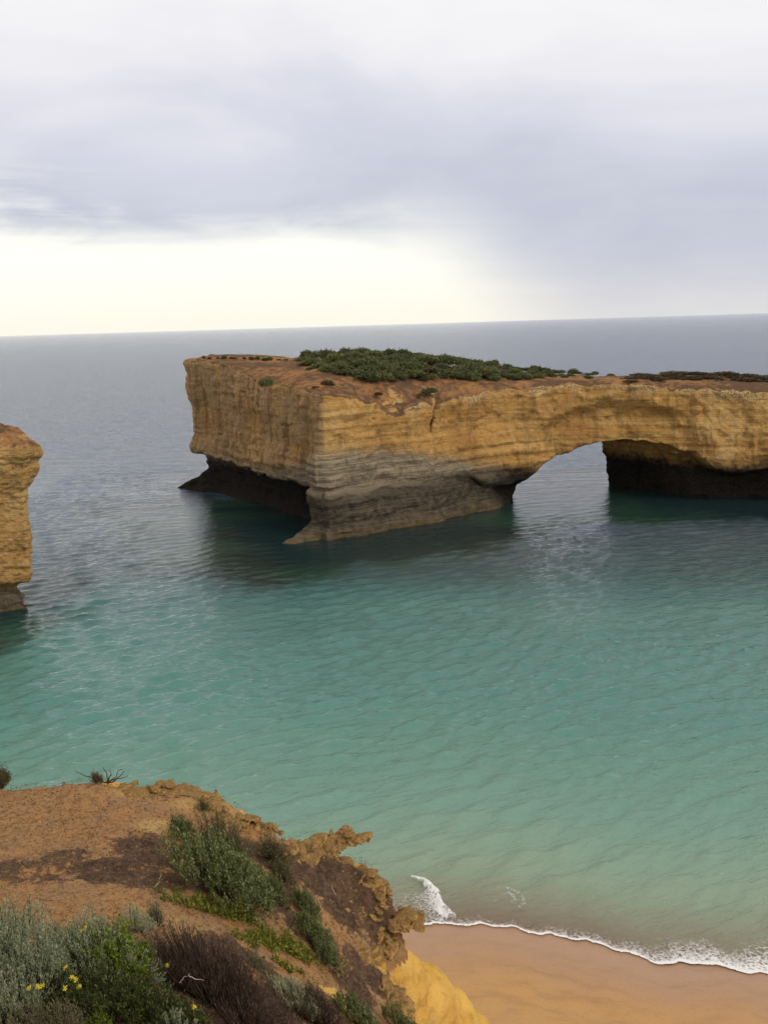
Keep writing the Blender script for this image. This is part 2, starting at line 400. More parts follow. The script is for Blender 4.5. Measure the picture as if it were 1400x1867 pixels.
def make_sea():
    def ramp_axis(a, b, d, lim, g):
        r = [b]; s = d
        while r[-1] < lim: s *= g; r.append(r[-1] + s)
        return np.array(r)
    core = np.arange(-88, 98, 0.46)
    right = ramp_axis(0, 98, 0.46, 30000, 1.08)[1:]; left = -ramp_axis(0, 88, 0.46, 30000, 1.08)[1:][::-1]
    xs = np.concatenate([left, core, right])
    ys = np.concatenate([np.arange(54, 66, 0.25), np.arange(66, 130, 0.38), ramp_axis(0, 130, 0.38, 320, 1.006), ramp_axis(0, 322, 1.5, 70000, 1.04)])
    X, Y = np.meshgrid(xs, ys, indexing='ij')
    dx = np.gradient(xs)[:, None] + 0 * X; dy = np.gradient(ys)[None, :] + 0 * X
    depth = -bed(X, Y)
    shelter = np.maximum(sstep(44, 14, poly_sd(X, Y, ARCH_FOOT)), 0.5 * sstep(120, 170, Y))
    amp = (1 - 0.72 * shelter) * np.clip(2.2 - np.maximum(dx, dy) / 0.75, 0, 1) * sstep(0.02, 1.2, depth)
    Z = np.where(amp > 0, waves(X, Y), 0) * amp
    n = np.arange(X.size).reshape(X.shape)
    F = np.stack([n[:-1, :-1], n[1:, :-1], n[1:, 1:], n[:-1, 1:]], -1).reshape(-1, 4)
    # keep water only (drop cells well up the sand)
    keep = (depth.ravel()[F] > -0.06).any(1)
    F = F[keep]
    reef_reflect = sstep(46, 14, poly_sd(X, Y, ARCH_FOOT)) * (1 - 0.65 * sstep(232, 262, Y) * sstep(36, 20, X))  # weed reef, spread wide so the colour also carries the arch's dark reflection
    reef_reflect = np.maximum(reef_reflect, sstep(30, 4, np.hypot((X + 68) / 1.0, (Y - 150) / 1.5)))  # reef by the stack, with the stack's dark reflection put into the colour
    m, t = mat('sea_water')
    geo = t.node('ShaderNodeNewGeometry'); P = geo.outputs['Position']
    dep = t.node('ShaderNodeAttribute', {'attribute_name': 'depth'}).outputs['Fac']
    rf = t.node('ShaderNodeAttribute', {'attribute_name': 'reef_reflect'}).outputs['Fac']
    n1 = t.noise(t.scl(P, 0.016, 0.028, 1), 1, 4, 0.55, 0.4); n2 = t.noise(t.scl(P, 0.07, 0.05, 1), 1, 5, 0.6)
    dd = t.m('ADD', dep, t.m('MULTIPLY', t.m('SUBTRACT', n1, 0.5), t.m('MULTIPLY', dep, 0.5)))
    c = t.ramp(t.m('DIVIDE', dd, 20.0), [(0.0, (0.34, 0.30, 0.19)), (0.035, (0.225, 0.285, 0.19)), (0.13, (0.135, 0.245, 0.180)), (0.25, (0.072, 0.185, 0.148)), (0.36, (0.036, 0.115, 0.102)), (0.46, (0.030, 0.070, 0.070)), (0.60, (0.050, 0.078, 0.088)), (1.0, (0.085, 0.112, 0.155))])  # deepest, farthest tones lightened to stand in for reflected sky
    weed_reflect = t.m('MULTIPLY', t.ss(t.m('ADD', n2, t.m('MULTIPLY', rf, 0.62)), 0.66, 0.98), 0.93)
    c = t.mix(weed_reflect, c, t.mix(t.ss(n1, 0.45, 0.6), (0.006, 0.020, 0.020), (0.016, 0.046, 0.026)))  # near-black weed colour, doubling as painted reflection of the dark rock
    vis = t.m('SUBTRACT', 1.0, t.m('POWER', 2.718, t.m('MULTIPLY', t.m('MAXIMUM', dep, 0.0), -2.6)))
    w1 = t.noise(t.scl(t.node('ShaderNodeVectorRotate', {'rotation_type': 'Z_AXIS'}, Vector=P, Angle=math.radians(-24)).outputs[0], 0.5, 1.35, 1), 1, 5, 0.62, 0.35)
    w2 = t.noise(t.scl(P, 1.5, 3.4, 1), 1, 4, 0.65, 0.3)
    w3 = t.noise(t.scl(P, 0.05, 0.17, 1), 1, 5, 0.6, 0.2)
    w4 = t.noise(t.scl(P, 0.15, 0.52, 1), 1, 4, 0.6, 0.3)
    far = t.ss(t.node('ShaderNodeSeparateXYZ', None, Vector=P).outputs[1], 110, 380)
    hh = t.m('ADD', t.m('ADD', t.m('MULTIPLY', w1, 0.52), t.m('MULTIPLY', w4, t.m('ADD', 0.25, t.m('MULTIPLY', far, 1.6)))), t.m('ADD', t.m('MULTIPLY', w2, 0.06), t.m('MULTIPLY', w3, t.m('MULTIPLY', far, 5.0))))
    hh = t.m('MULTIPLY', hh, t.m('SUBTRACT', 1.0, t.m('MULTIPLY', rf, 0.72)))
    hh = t.m('MULTIPLY', hh, t.m('SUBTRACT', 1.0, t.m('MULTIPLY', t.ss(t.node('ShaderNodeSeparateXYZ', None, Vector=P).outputs[1], 500, 5000), 0.12)))
    nrm = bump(t, hh, 1.0, 0.55)
    body = t.node('ShaderNodeBsdfDiffuse', None, Color=c, Normal=nrm)
    tr = t.node('ShaderNodeBsdfTransparent', None, Color=(0.93, 0.97, 0.94, 1))
    under = t.node('ShaderNodeMixShader', None, Fac=vis, i1=tr.outputs[0], i2=body.outputs[0])
    gl = t.node('ShaderNodeBsdfGlossy', None, Color=(1, 1, 1, 1), Roughness=t.m('ADD', 0.10, t.m('MULTIPLY', far, 0.05)), Normal=nrm)
    fr = t.node('ShaderNodeFresnel', None, IOR=1.33, Normal=nrm)
    sh = t.node('ShaderNodeMixShader', None, Fac=fr.outputs[0], i1=under.outputs[0], i2=gl.outputs[0])
    out(t, sh.outputs[0])
    me = mesh_from('sea', np.stack([X, Y, Z], -1).reshape(-1, 3), F, m, True, {'depth': depth.ravel(), 'reef_reflect': reef_reflect.ravel()})
    tag(link('sea', me), 'rippled sea, turquoise in the bay and grey towards the horizon', kind='structure')
make_sea()

# ------------------------------------------------------------------ the rock arch
C0 = np.array([-12.0, 197.0]); FL = np.array([-52.0, 262.0])
FRONT = [(-12, 197), (0, 206), (13, 214), (22, 220.5), (32, 226), (45, 228), (60, 227), (75, 223.5), (95, 219), (132, 212)]
ARCH_PLAN = FRONT + [(134, 250), (100, 253), (60, 252), (30, 255), (0, 266), (-40, 278), (-48, 275), tuple(FL)]
def top_pts():
    P = [(*atz_xy, z) for atz_xy, z in []]
    for (x, y, z) in [(-12, 197, 31.4), (0, 206, 28.4), (10, 212.5, 28.2), (20, 219, 28.9), (30, 225, 29.7), (42, 228, 29.7), (56, 227, 29.7), (68, 225, 28.9), (80, 222, 27.9), (95, 219, 27.2), (132, 212, 26),
                      (-52, 262, 37.4), (-47, 274, 38.0), (-30, 274, 37.2), (-38, 239, 36.3), (-25, 218, 33.2)]:
        P.append((x, y, z))
    for px, py, Y, dz in [(550, 656, 262, 0), (480, 657, 258, 0), (450, 672, 236, 0), (560, 680, 217, 0), (560, 660, 232, 0.6), (640, 642, 230, 1.9), (700, 644, 233, 1.9), (780, 648, 236, 1.8), (850, 664, 239, 1.4), (950, 676, 241, 0.8),
                          (1050, 684, 242, 0.5), (1120, 686, 243, 0.3), (1250, 682, 243, 0.0), (1330, 684, 243, 0), (1400, 690, 243, 0), (700, 690, 216, 0), (780, 695, 222, 0), (860, 690, 229, 0)]:
        q = aty(px, py, Y); P.append((q[0], q[1], q[2] - dz))
    P += [(0, 264, 36), (30, 254, 31), (60, 251, 29.5), (100, 252, 28.5), (134, 250, 26.5)]
    return P
ARCH_TOP = Surf(top_pts(), 3.0)

def make_arch():
    h = 0.36
    xs = np.arange(-66, 136, h); ys = np.arange(184, 283, h); zs = np.arange(-2.2, 41, h)
    X, Y = np.meshgrid(xs, ys, indexing='ij')
    nA = fbm2(X, Y, 1 / 11., 3, 3); nB = fbm2(X, Y, 1 / 5., 3, 8); nC = fbm2(X, Y, 1 / 2.2, 3, 13)
    dp = poly_sd(X, Y, ARCH_PLAN) + nA * 1.3 + nB * 0.7
    u = (FL - C0) / np.linalg.norm(FL - C0); nrm = np.array([u[1], -u[0]])
    tL = (X - C0[0]) * u[0] + (Y - C0[1]) * u[1]; dl = (X - C0[0]) * nrm[0] + (Y - C0[1]) * nrm[1]
    fp = np.array(FRONT, float)
    df = -poly_sd(X, Y, [tuple(p) for p in FRONT] + [(132, 400), (-12, 400)])
    wF = sstep(-1.5, 1.5, dl - df) * (Y < 245)
    ztop = ARCH_TOP(X, Y) + nB * 0.35 + nC * 0.25
    ztop = ztop - sstep(5, 0, -dp) * (0.5 + 1.5 * nB + 0.7 * nC) - 2.6 * np.exp(-((X - 3.0) / 3.2) ** 2) * sstep(7, 0, df) - 1.6 * np.exp(-((X - 12.5) / 1.6) ** 2) * sstep(5, 0, df) - 1.8 * np.exp(-((tL - 26) / 6.0) ** 2) * sstep(7, 0, dl)
    obase = np.interp(X, [-14, -4, 5, 12, 20, 27, 31, 34, 70, 78, 84, 132], [2.2, 1.6, 1.0, 0.2, -0.8, -1.8, -3, -4, -8, -8, -7.5, -7.5])
    lipF = np.interp(X, [-14, 0, 8, 20, 24, 30, 76, 80, 86, 95, 132], [10.5, 10.0, 9.8, 9.0, 6.5, 5.2, 12, 8.0, 6.8, 8.2, 8]) + nB * 0.8
    xl = 33 + 0.07 * (Y - 228) + nB * 0.6
    xr = 80.5 - 0.66 * (Y - 224) + nB * 1.3
    uu = (X - xl) / (xr - xl)
    zcF = np.interp(uu, [-.12, -.03, 0, .03, .15, .35, .5, .7, .9, 1.0, 1.04, 1.12], [-9, -2, 2.6, 5.6, 10.2, 13.6, 15.0, 15.0, 11.8, 7.2, 2, -9]) + nB * 0.7 + nA * 0.5
    zcB = np.interp(uu, [-.10, -.02, 0.02, .12, .3, .6, .85, 0.97, 1.0, 1.06], [-9, -1, 7, 12.5, 15, 16.0, 15.6, 13.5, 4, -9]) + nB * 0.8
    kb = sstep(226, 246, Y)
    zc = zcF * (1 - kb) + zcB * kb
    A, T = np.array([-9.5, 203.5]), np.array([-23.6, 189.6])
    def ledge(A, T, hgt, wid, pw):
        ax = T - A; L = np.linalg.norm(ax); ax = ax / L
        t = ((X - A[0]) * ax[0] + (Y - A[1]) * ax[1]) / L; pr = np.abs(-(X - A[0]) * ax[1] + (Y - A[1]) * ax[0])
        tt = np.clip(1 - t, 0, 2)
        return t, pr - (wid * np.clip(tt, 0, 1.3) + 0.5) + nB * 0.5, hgt * np.clip(tt, 0, 1.2) ** pw - 0.35 + nC * 0.3
    L1 = ledge(A, T, 7.0, 3.6, 1.9); L2 = ledge(np.array([-45.0, 263.0]), np.array([-61.5, 270.0]), 8.0, 4.5, 1.25)
    vol = np.empty((len(xs), len(ys), len(zs)), np.float32)
    sc_e = ((X - 58) / 20.5)
    for k, z in enumerate(zs):
        kl = sstep(lipF + 0.5, lipF - 1.1, z)
        o = wF * (0.55 * sstep(8, 12, z) * sstep(21, 16, z) + obase * kl + 1.3 * sstep(2.6, 1.4, z) * (X < 30))
        el = np.abs(sc_e) ** 2 + ((z - 13.5) / 10.8) ** 2 + nA * 0.22 + nB * 0.12
        o = o - wF * 1.9 * sstep(1.25, 0.70, el)
        o = o + (1 - wF) * (dl < 12) * np.interp(z, [9, 12, 17, 24, 31, 36, 40], [0.3, 0.2, -1.0, -0.6, 0.4, 1.3, 1.3]) * sstep(30, 62, tL)
        s = dp - o
        # deep undercut along the seaward (left) face
        D = np.interp(tL, [0, 4.5, 8, 30, 60, 80], [-6, -3, 7.6, 7.4, 5.0, 4.0]) + nB * 0.8 - 2.0 * sstep(2.5, 0.2, z)
        lipL = np.interp(tL, [0, 10, 40, 62, 80], [10.0, 10.6, 10.4, 11.3, 11.5]) + nB * 0.9 + nC * 0.4
        s = np.maximum(s, -np.maximum(dl - D, (z - lipL) * 0.9))
        s = np.minimum(s, np.maximum(L1[1], (z - L1[2]) * 0.8) + np.where((L1[0] > 1.03) | (L1[0] < -0.5), 9, 0))
        s = np.minimum(s, np.maximum(L2[1], (z - L2[2]) * 0.8) + np.where((L2[0] > 1.03) | (L2[0] < -0.5), 9, 0))
        s = np.minimum(s, np.sqrt(((X - 31.8) / 1.0) ** 2 + ((Y - 236) / 1.3) ** 2 + ((z - 0.5) * 0.95) ** 2) - 4.0 - nB * 0.6)
        tun = (zc - z) * 0.5
        s = np.where(z < 22, np.maximum(s, np.where(wF + (Y > 222) > 0, tun, -9)), s)
        s = np.maximum(s, z - ztop)
        if z > 19: s = s + 1.6 * np.exp(-((X - 12.8 + (28.5 - z) * 0.22) / 0.55) ** 2) * sstep(5, 0, np.abs(df)) * sstep(19, 22, z)
        vol[:, :, k] = s
    V, F = surface_nets(vol, (xs[0], ys[0], zs[0]), h)
    N = vnormals(V, F)
    side = 1 - np.clip(np.abs(N[:, 2]), 0, 1)
    x, y, z = V.T
    onleft = sstep(0.2, 0.7, -N[:, 0])
    st = fbm(np.stack([x * 0.03, y * 0.03, z * 1.1], -1), 3, 41)
    lumps = fbm(V / 4.5, 4, 51); craggy = fbm(V / 1.4, 3, 61)
    flute = fbm(np.stack([x / 3.2, y / 3.2, z / 26.0], -1), 4, 71, ridge=True)
    d = side * (st * (0.30 + 0.35 * sstep(7, 11, z) * sstep(21, 15, z)) + flute * (0.45 + 1.5 * onleft) * sstep(6, 12, z) * sstep(36, 26, z)) + (lumps * 0.60 + craggy * 0.26 + fbm(V / 11.0, 2, 57) * 1.1) * (0.3 + 0.7 * side)
    bb, be = blocks((V + 1.2 * fbm(V / 4.0, 2, 91)[:, None]) / np.array([6.0, 6.0, 3.2]), 95); cb, ce = blocks(V / np.array([1.9, 1.9, 1.1]), 97)
    d += side * (bb * 0.20 - 0.22 * sstep(0.08, 0.0, be) + cb * 0.07)
    d += side * 0.30 * sstep(0.0, 0.3, fbm(np.stack([x / 7, y / 7, z / 2.4], -1), 3, 81))
    V = V + N * d[:, None]
    belt = np.interp(x, [-14, 0, 10, 18, 26, 34, 76, 90, 132], [18.6, 18.0, 16.0, 13.5, 10.5, 7.0, 6.5, 9.0, 9.0])
    belt = belt * (1 - onleft) + np.where(x < 0, np.interp(x, [-26, -18, -12], [11.6, 14.5, 18.5]), belt) * onleft
    zt = ARCH_TOP(x, y)
    foot_tone = sstep(-30, -20, x) * sstep(33, 24, x) * sstep(228, 222, y) * sstep(0.35, -0.2, -N[:, 0])
    foot_tone = np.maximum(foot_tone, sstep(-7, -9, x) * sstep(-27, -24, x) * sstep(209, 204, y))  # open front gets the lighter foot colour; recesses keep the painted shade
    me = mesh_from('rock_arch', V, F, M_arch, True, {'belt': belt, 'seaward': onleft * (y < 268) * (x < 0), 'cap': zt - z + 6 * sstep(8, -4, x), 'foot_tone': foot_tone})
    o = link('rock_arch', me)
    tag(o, 'long ochre limestone sea arch with shrubs on top and a dark tunnel', 'rock arch')
    return o
arch = make_arch()

# ------------------------------------------------------------------ the stack at the left edge
def make_stack():
    h = 0.25
    xs = np.arange(-92, -50, h); ys = np.arange(140, 180, h); zs = np.arange(-1.6, 34, h)
    X, Y = np.meshgrid(xs, ys, indexing='ij')
    plan = [(-54.9, 149.5), (-56.5, 146.0), (-66, 144), (-90, 142), (-90, 176), (-72, 172), (-60.5, 160)]
    nA = fbm2(X, Y, 1 / 6., 3, 103); nB = fbm2(X, Y, 1 / 2.4, 3, 108)
    dp = poly_sd(X, Y, plan) + nA * 0.6 + nB * 0.25
    vol = np.empty((len(xs), len(ys), len(zs)), np.float32)
    prof = lambda z: np.interp(z, [-2, 0, 1.4, 2.6, 4.2, 5.2, 7, 10, 14, 17, 19, 21.0, 23.5, 26, 27.5, 29, 31], [-4.6, -4.4, -4.6, -5.8, -5.2, -3.6, -3.0, -2.8, -2.8, -2.8, -2.6, -1.9, -0.7, 0.0, -0.3, -1.4, -4.0])
    top = 29.6 + nA * 0.5 + nB * 0.4 + np.clip(-(X + 60) * 0.03, -0.3, 0.6)
    fx, fy = -67.6, 157.0
    for k, z in enumerate(zs):
        s = dp - prof(z)
        s = np.minimum(s, np.hypot((X - fx) / 1.7, (Y - fy)) - 2.6 + np.maximum(z - 0.2, 0) * 0.9 + nB * 0.5)
        vol[:, :, k] = np.maximum(s, z - top)
    V, F = surface_nets(vol, (xs[0], ys[0], zs[0]), h)
    N = vnormals(V, F); x, y, z = V.T
    side = 1 - np.clip(np.abs(N[:, 2]), 0, 1)
    st = fbm(np.stack([x * 0.05, y * 0.05, z * 0.9], -1), 3, 141)
    d = side * st * 0.3 + fbm(V / 2.6, 4, 151) * 0.45 + fbm(V / 0.9, 4, 161) * 0.22 - 0.4 * side * sstep(0.12, 0.4, fbm(np.stack([x / 5, y / 5, z / 1.2], -1), 3, 171)) + sstep(28.5, 30, z) * fbm(V / 1.1, 3, 165, ridge=True) * 0.35
    bb, be = blocks((V + 0.6 * fbm(V / 2.0, 2, 191)[:, None]) / np.array([3.2, 3.2, 1.8]), 195); cb, ce = blocks(V / np.array([1.0, 1.0, 0.6]), 197)
    d += side * (bb * 0.25 - 0.15 * sstep(0.10, 0.0, be) + cb * 0.11)
    me = mesh_from('rock_stack', V + N * d[:, None], F, M_stack)
    return tag(link('rock_stack', me), 'narrow waisted ochre cliff end cut by the picture edge, beside grey water', 'rock stack')
make_stack()

# ------------------------------------------------------------------ headland in the foreground
HP = [(*atz(px, py, z)[:2], z) for px, py, z in [
    (0, 1432, 36.0), (100, 1430, 36.0), (200, 1424, 36.0), (330, 1438, 35.8), (400, 1452, 35.6), (490, 1505, 35.0), (560, 1545, 34.7), (640, 1580, 34.3),
    (700, 1620, 34.0), (715, 1690, 33.4), (660, 1760, 33.6), (740, 1800, 33.0), (745, 1850, 32.9), (0, 1600, 36.5), (200, 1560, 36.3), (200, 1680, 36.7),
    (350, 1600, 35.9), (450, 1700, 35.5), (0, 1867, 37.6), (200, 1867, 37.3), (400, 1867, 36.4), (550, 1800, 35.0), (600, 1867, 34.8), (700, 1867, 33.3)]]
HP += [(0, 0, 43.3), (-7, 0, 43.2), (-14, 10, 38.6), (-14, 18, 36.4), (-27, 18, 36.4), (-27, 0, 42), (2.2, 8, 36.0), (4, 0, 41)]
HZ0 = Surf(HP, 1.0)
def HZ(x, y):
    return HZ0(x, y)
HEDGE = [(-28, 19.5), (-14, 18.6)] + [tuple(atz(px, py, z)[:2]) for px, py, z in [
    (0, 1430, 36), (100, 1428, 36), (200, 1420, 36), (270, 1430, 35.9), (340, 1438, 35.8), (400, 1449, 35.6), (440, 1470, 35.3), (498, 1502, 35), (560, 1535, 34.7), (640, 1556, 34.4),
    (690, 1590, 34.2), (712, 1628, 33.9), (728, 1680, 33.5), (700, 1716, 33.3), (690, 1752, 33.2), (735, 1790, 33.0), (748, 1830, 32.9), (752, 1867, 32.8)]] + [(0.8, 11, 34)[:2], (2.6, 7), (4.5, 0), (5, -6), (-28, -6)]
def march(px, py, surf, t0, t1, dz=0.0):
    """where the sight line through a photo pixel meets a height surface (y range t0..t1)"""
    d = sight(px, py); d = d / d[1]; c = np.array([0, 0, CAM_H])
    ts = np.linspace(t0, t1, 240)
    q = c[None] + d[None] * ts[:, None]
    g = q[:, 2] - surf(q[:, 0], q[:, 1]) - dz
    k = np.nonzero(g < 0)[0]
    if not len(k): return c + d * t1
    k = max(k[0], 1); a, b = ts[k - 1], ts[k]
    for _ in range(16):
        m_ = (a + b) / 2; p = c + d * m_
        if p[2] - surf(p[0], p[1]) - dz < 0: b = m_
        else: a = m_
    return c + d * b
def spot(px, py, dz=0.0): return march(px, py, HZ, 6.0, 26.0, dz)
def blobs(X, Y, L):
    """soft patches on the ground: (photo x, y, radius along x, radius along y, weight)"""
    o = np.zeros_like(X)
    for px, py, rx, ry, k in L:
        p = spot(px, py)
        o = np.maximum(o, k * sstep(1.35, 0.55, np.sqrt(((X - p[0]) / rx) ** 2 + ((Y - p[1]) / ry) ** 2) + fbm2(X, Y, 0.9, 3, 77) * 0.45))
    return o
DARKMAT = [(60, 1590, 1.4, 0.6, .8), (200, 1585, 1.2, 0.55, 1), (270, 1555, 0.9, 0.5, .9), (130, 1560, 0.6, .35, .7), (420, 1600, 1.5, 1.2, .8), (560, 1590, 0.9, 0.6, 1), (640, 1610, 0.6, 0.6, 1), (600, 1570, .6, .5, 1), (680, 1640, 0.4, 0.6, .8), (640, 1790, 0.5, 0.5, .9), (690, 1780, 0.4, 0.5, 1), (300, 1450, .5, .3, .6),
           (480, 1560, .7, .5, 1), (530, 1640, .8, .6, .9), (620, 1660, .5, .6, 1), (600, 1730, .5, .6, .9), (640, 1740, .3, .5, .8), (330, 1570, 0.8, .5, .9), (100, 1800, 1.5, 1.6, 1), (250, 1800, 1.2, 1.5, 1), (400, 1790, 1.3, 1.3, .9), (560, 1850, .9, .7, .8)]
PALE = [(290, 1505, 0.35, 0.3, 1), (350, 1470, 0.5, 0.3, .8), (250, 1445, .5, .2, .9), (420, 1480, .5, .3, .8), (330, 1690, 0.6, 0.35, .6), (640, 1660, .25, .4, .6)]

def soil_material():
    m, t = mat('headland_soil')
    P = t.node('ShaderNodeNewGeometry').outputs['Position']
    dk = t.node('ShaderNodeAttribute', {'attribute_name': 'litter'}).outputs['Fac']
    pl = t.node('ShaderNodeAttribute', {'attribute_name': 'pale'}).outputs['Fac']
    a = t.noise(P, 1.3, 6, 0.65); b = t.noise(P, 7, 6, 0.7); c_ = t.noise(P, 34, 4, 0.7)
    c = t.mix(t.ss(a, 0.35, 0.65), (0.44, 0.225, 0.085), (0.37, 0.215, 0.105))
    c = t.mix(t.m('MULTIPLY', t.ss(b, 0.48, 0.66), 0.65), c, (0.17, 0.085, 0.035))
    c = t.mix(t.m('MULTIPLY', t.ss(b, 0.46, 0.32), 0.45), c, (0.56, 0.33, 0.14))
    c = t.mix(t.m('MULTIPLY', pl, t.ss(b, 0.36, 0.56)), c, (0.55, 0.35, 0.13))
    d = t.mix(t.ss(b, 0.38, 0.62), (0.060, 0.037, 0.024), (0.165, 0.096, 0.055))
    brk = t.m('ADD', t.m('MULTIPLY', a, 1.3), t.m('ADD', t.m('MULTIPLY', b, 1.5), t.m('MULTIPLY', dk, 0.6)))
    c = t.mix(t.m('MULTIPLY', t.ss(dk, 0.0, 0.25), t.ss(brk, 1.64, 1.90)), c, d)
    c = t.mix(t.m('MULTIPLY', t.ss(c_, 0.52, 0.70), 0.55), c, (0.075, 0.042, 0.022))
    out(t, principled(t, c, 0.95, bump(t, t.m('ADD', b, t.m('MULTIPLY', c_, 0.4)), 0.9, 0.12), 0.1))
    return m
def make_headland():
    xs = np.concatenate([np.arange(-28, -11, 0.3), np.arange(-11, 2.0, 0.045)]); ys = np.concatenate([np.arange(-6, 7.5, 0.4), np.arange(7.5, 20, 0.05)])
    X, Y = np.meshgrid(xs, ys, indexing='ij')
    d = poly_sd(X, Y, HEDGE) + fbm2(X, Y, 1.6, 3, 31) * 0.16
    Z = HZ(X, Y) + fbm2(X, Y, 0.8, 4, 33) * 0.10 + fbm2(X, Y, 5.0, 3, 35) * 0.035
    Z = Z - sstep(-0.30, 0.14, d) * 0.55
    n = np.arange(X.size).reshape(X.shape)
    F = np.stack([n[:-1, :-1], n[1:, :-1], n[1:, 1:], n[:-1, 1:]], -1).reshape(-1, 4)
    F = F[(d.ravel()[F] < 0.13).all(1)]
    used = np.unique(F); mp = np.full(X.size, -1); mp[used] = np.arange(len(used))
    V = np.stack([X, Y, Z], -1).reshape(-1, 3)[used]
    lit = blobs(X, Y, DARKMAT).ravel()[used]; pal = blobs(X, Y, PALE).ravel()[used]
    me = mesh_from('headland', V, mp[F], soil_material(), True, {'litter': lit, 'pale': pal})
    return tag(link('headland', me), 'orange-brown sandy cliff top with dark litter and shrubs', kind='structure')
headland = make_headland()

def crust_material():
    m, t = mat('rough_limestone_crust')
    P = t.node('ShaderNodeNewGeometry').outputs['Position']
    a = t.noise(P, 1.7, 6, 0.65); b = t.noise(P, 6, 6, 0.7, 0.3); c_ = t.noise(P, 26, 4, 0.7)
    c = t.mix(t.ss(a, 0.40, 0.60), (0.50, 0.285, 0.090), (0.66, 0.40, 0.125))
    c = t.mix(t.m('MULTIPLY', t.ss(b, 0.50, 0.62), 0.75), c, (0.11, 0.060, 0.028))
    c = t.mix(t.m('MULTIPLY', t.ss(b, 0.42, 0.30), 0.5), c, (0.50, 0.33, 0.145))
    c = t.mix(t.m('MULTIPLY', t.ss(c_, 0.50, 0.68), 0.5), c, (0.08, 0.048, 0.026))
    nz = t.node('ShaderNodeSeparateXYZ', None, Vector=t.node('ShaderNodeNewGeometry').outputs['True Normal']).outputs[2]
    top = t.ss(t.m('ADD', nz, t.m('MULTIPLY', t.m('SUBTRACT', a, 0.5), 2.4)), 0.30, 0.85)
    c = t.mix(t.m('MULTIPLY', top, 0.58), c, t.mix(t.ss(b, 0.42, 0.58), (0.055, 0.033, 0.020), (0.20, 0.115, 0.055)))
    out(t, principled(t, c, 0.95, bump(t, t.m('ADD', b, t.m('MULTIPLY', c_, 0.3)), 1.0, 0.12), 0.1))
    return m
M_crust = crust_material()
def cliff_material():
    m, t = mat('yellow_cliff_sandstone')
    geo = t.node('ShaderNodeNewGeometry'); P = geo.outputs['Position']
    a = t.noise(t.scl(P, 1.5, 1.5, 0.25), 1, 5, 0.6, 0.5); b = t.noise(P, 3.0, 6, 0.65); c_ = t.noise(P, 20, 4, 0.7); l = t.noise(t.scl(P, 0.2, 0.2, 2.2), 1, 4, 0.6)
    c = t.mix(t.ss(a, 0.35, 0.65), (0.68, 0.405, 0.095), (0.60, 0.325, 0.065))
    c = t.mix(t.m('MULTIPLY', t.ss(b, 0.50, 0.70), 0.55), c, (0.36, 0.175, 0.040))
    c = t.mix(t.m('MULTIPLY', t.ss(l, 0.52, 0.66), 0.4), c, (0.62, 0.40, 0.12))
    c = t.mix(t.m('MULTIPLY', t.ss(c_, 0.55, 0.72), 0.25), c, (0.24, 0.12, 0.03))
    out(t, principled(t, c, 0.95, bump(t, t.m('ADD', b, t.m('MULTIPLY', c_, 0.25)), 0.7, 0.2), 0.1))
    return m
def make_cliff():
    h = 0.15
    xs = np.arange(-26, 11, h); ys = np.arange(-3, 27, h); zs = np.arange(-0.6, 36.5, h * 1.0)
    X, Y = np.meshgrid(xs, ys, indexing='ij')
    nA = fbm2(X, Y, 0.35, 3, 203); nB = fbm2(X, Y, 1.3, 3, 205)
    dp = poly_sd(X, Y, HEDGE) + nB * 0.12
    rim = HZ(X, Y)
    vol = np.empty((len(xs), len(ys), len(zs)), np.float32)
    # spur of soft rock leaning out under the rim
    ax = [np.array(aty(*q)) for q in [(695, 1738, 17.2), (712, 1790, 17.8), (748, 1835, 18.7), (790, 1872, 19.8), (815, 1990, 21.0)]]
    rad = [0.34, 0.55, 0.75, 0.9, 1.9]
    for k, z in enumerate(zs):
        rel = rim - z
        o = np.interp(rel, [0, 0.7, 1.1, 2.2, 5, 15, 36], [0, 0.0, -0.35, -0.55, 0.1, 1.6, 4.2]) + nA * np.clip(rel * 0.12, 0, 0.8)
        s = dp - o
        for a, b, ra, rb in zip(ax[:-1], ax[1:], rad[:-1], rad[1:]):
            e = b - a; t = np.clip(((X - a[0]) * e[0] + (Y - a[1]) * e[1] + (z - a[2]) * e[2]) / (e @ e), 0, 1)
            dd = np.sqrt((X - a[0] - e[0] * t) ** 2 + (Y - a[1] - e[1] * t) ** 2 + (z - a[2] - e[2] * t) ** 2) - (ra + (rb - ra) * t) + nB * 0.10
            hh = np.clip(0.5 + 0.5 * (s - dd) / 0.5, 0, 1)
            s = s * (1 - hh) + dd * hh - 0.5 * hh * (1 - hh)
        q = ax[-1]
        low = np.sqrt((X - q[0]) ** 2 + (Y - q[1]) ** 2) - 1.9 - (q[2] - z) * 0.09 if z < q[2] else 9.0
        s = np.minimum(s, low)
        vol[:, :, k] = np.maximum(s, z - rim + 0.28)
    V, F = surface_nets(vol, (xs[0], ys[0], zs[0]), h)
    N = vnormals(V, F)
    d = fbm(V / 1.1, 4, 211) * 0.20 + fbm(np.stack([V[:, 0] / .5, V[:, 1] / .5, V[:, 2] / 2.5], -1), 3, 213, ridge=True) * 0.09 + fbm(np.stack([V[:, 0] * .3, V[:, 1] * .3, V[:, 2] * 2.2], -1), 3, 217) * 0.14
    me = mesh_from('cliff_face', V + N * d[:, None], F, cliff_material())
    return link('cliff_face', me, headland)
make_cliff()

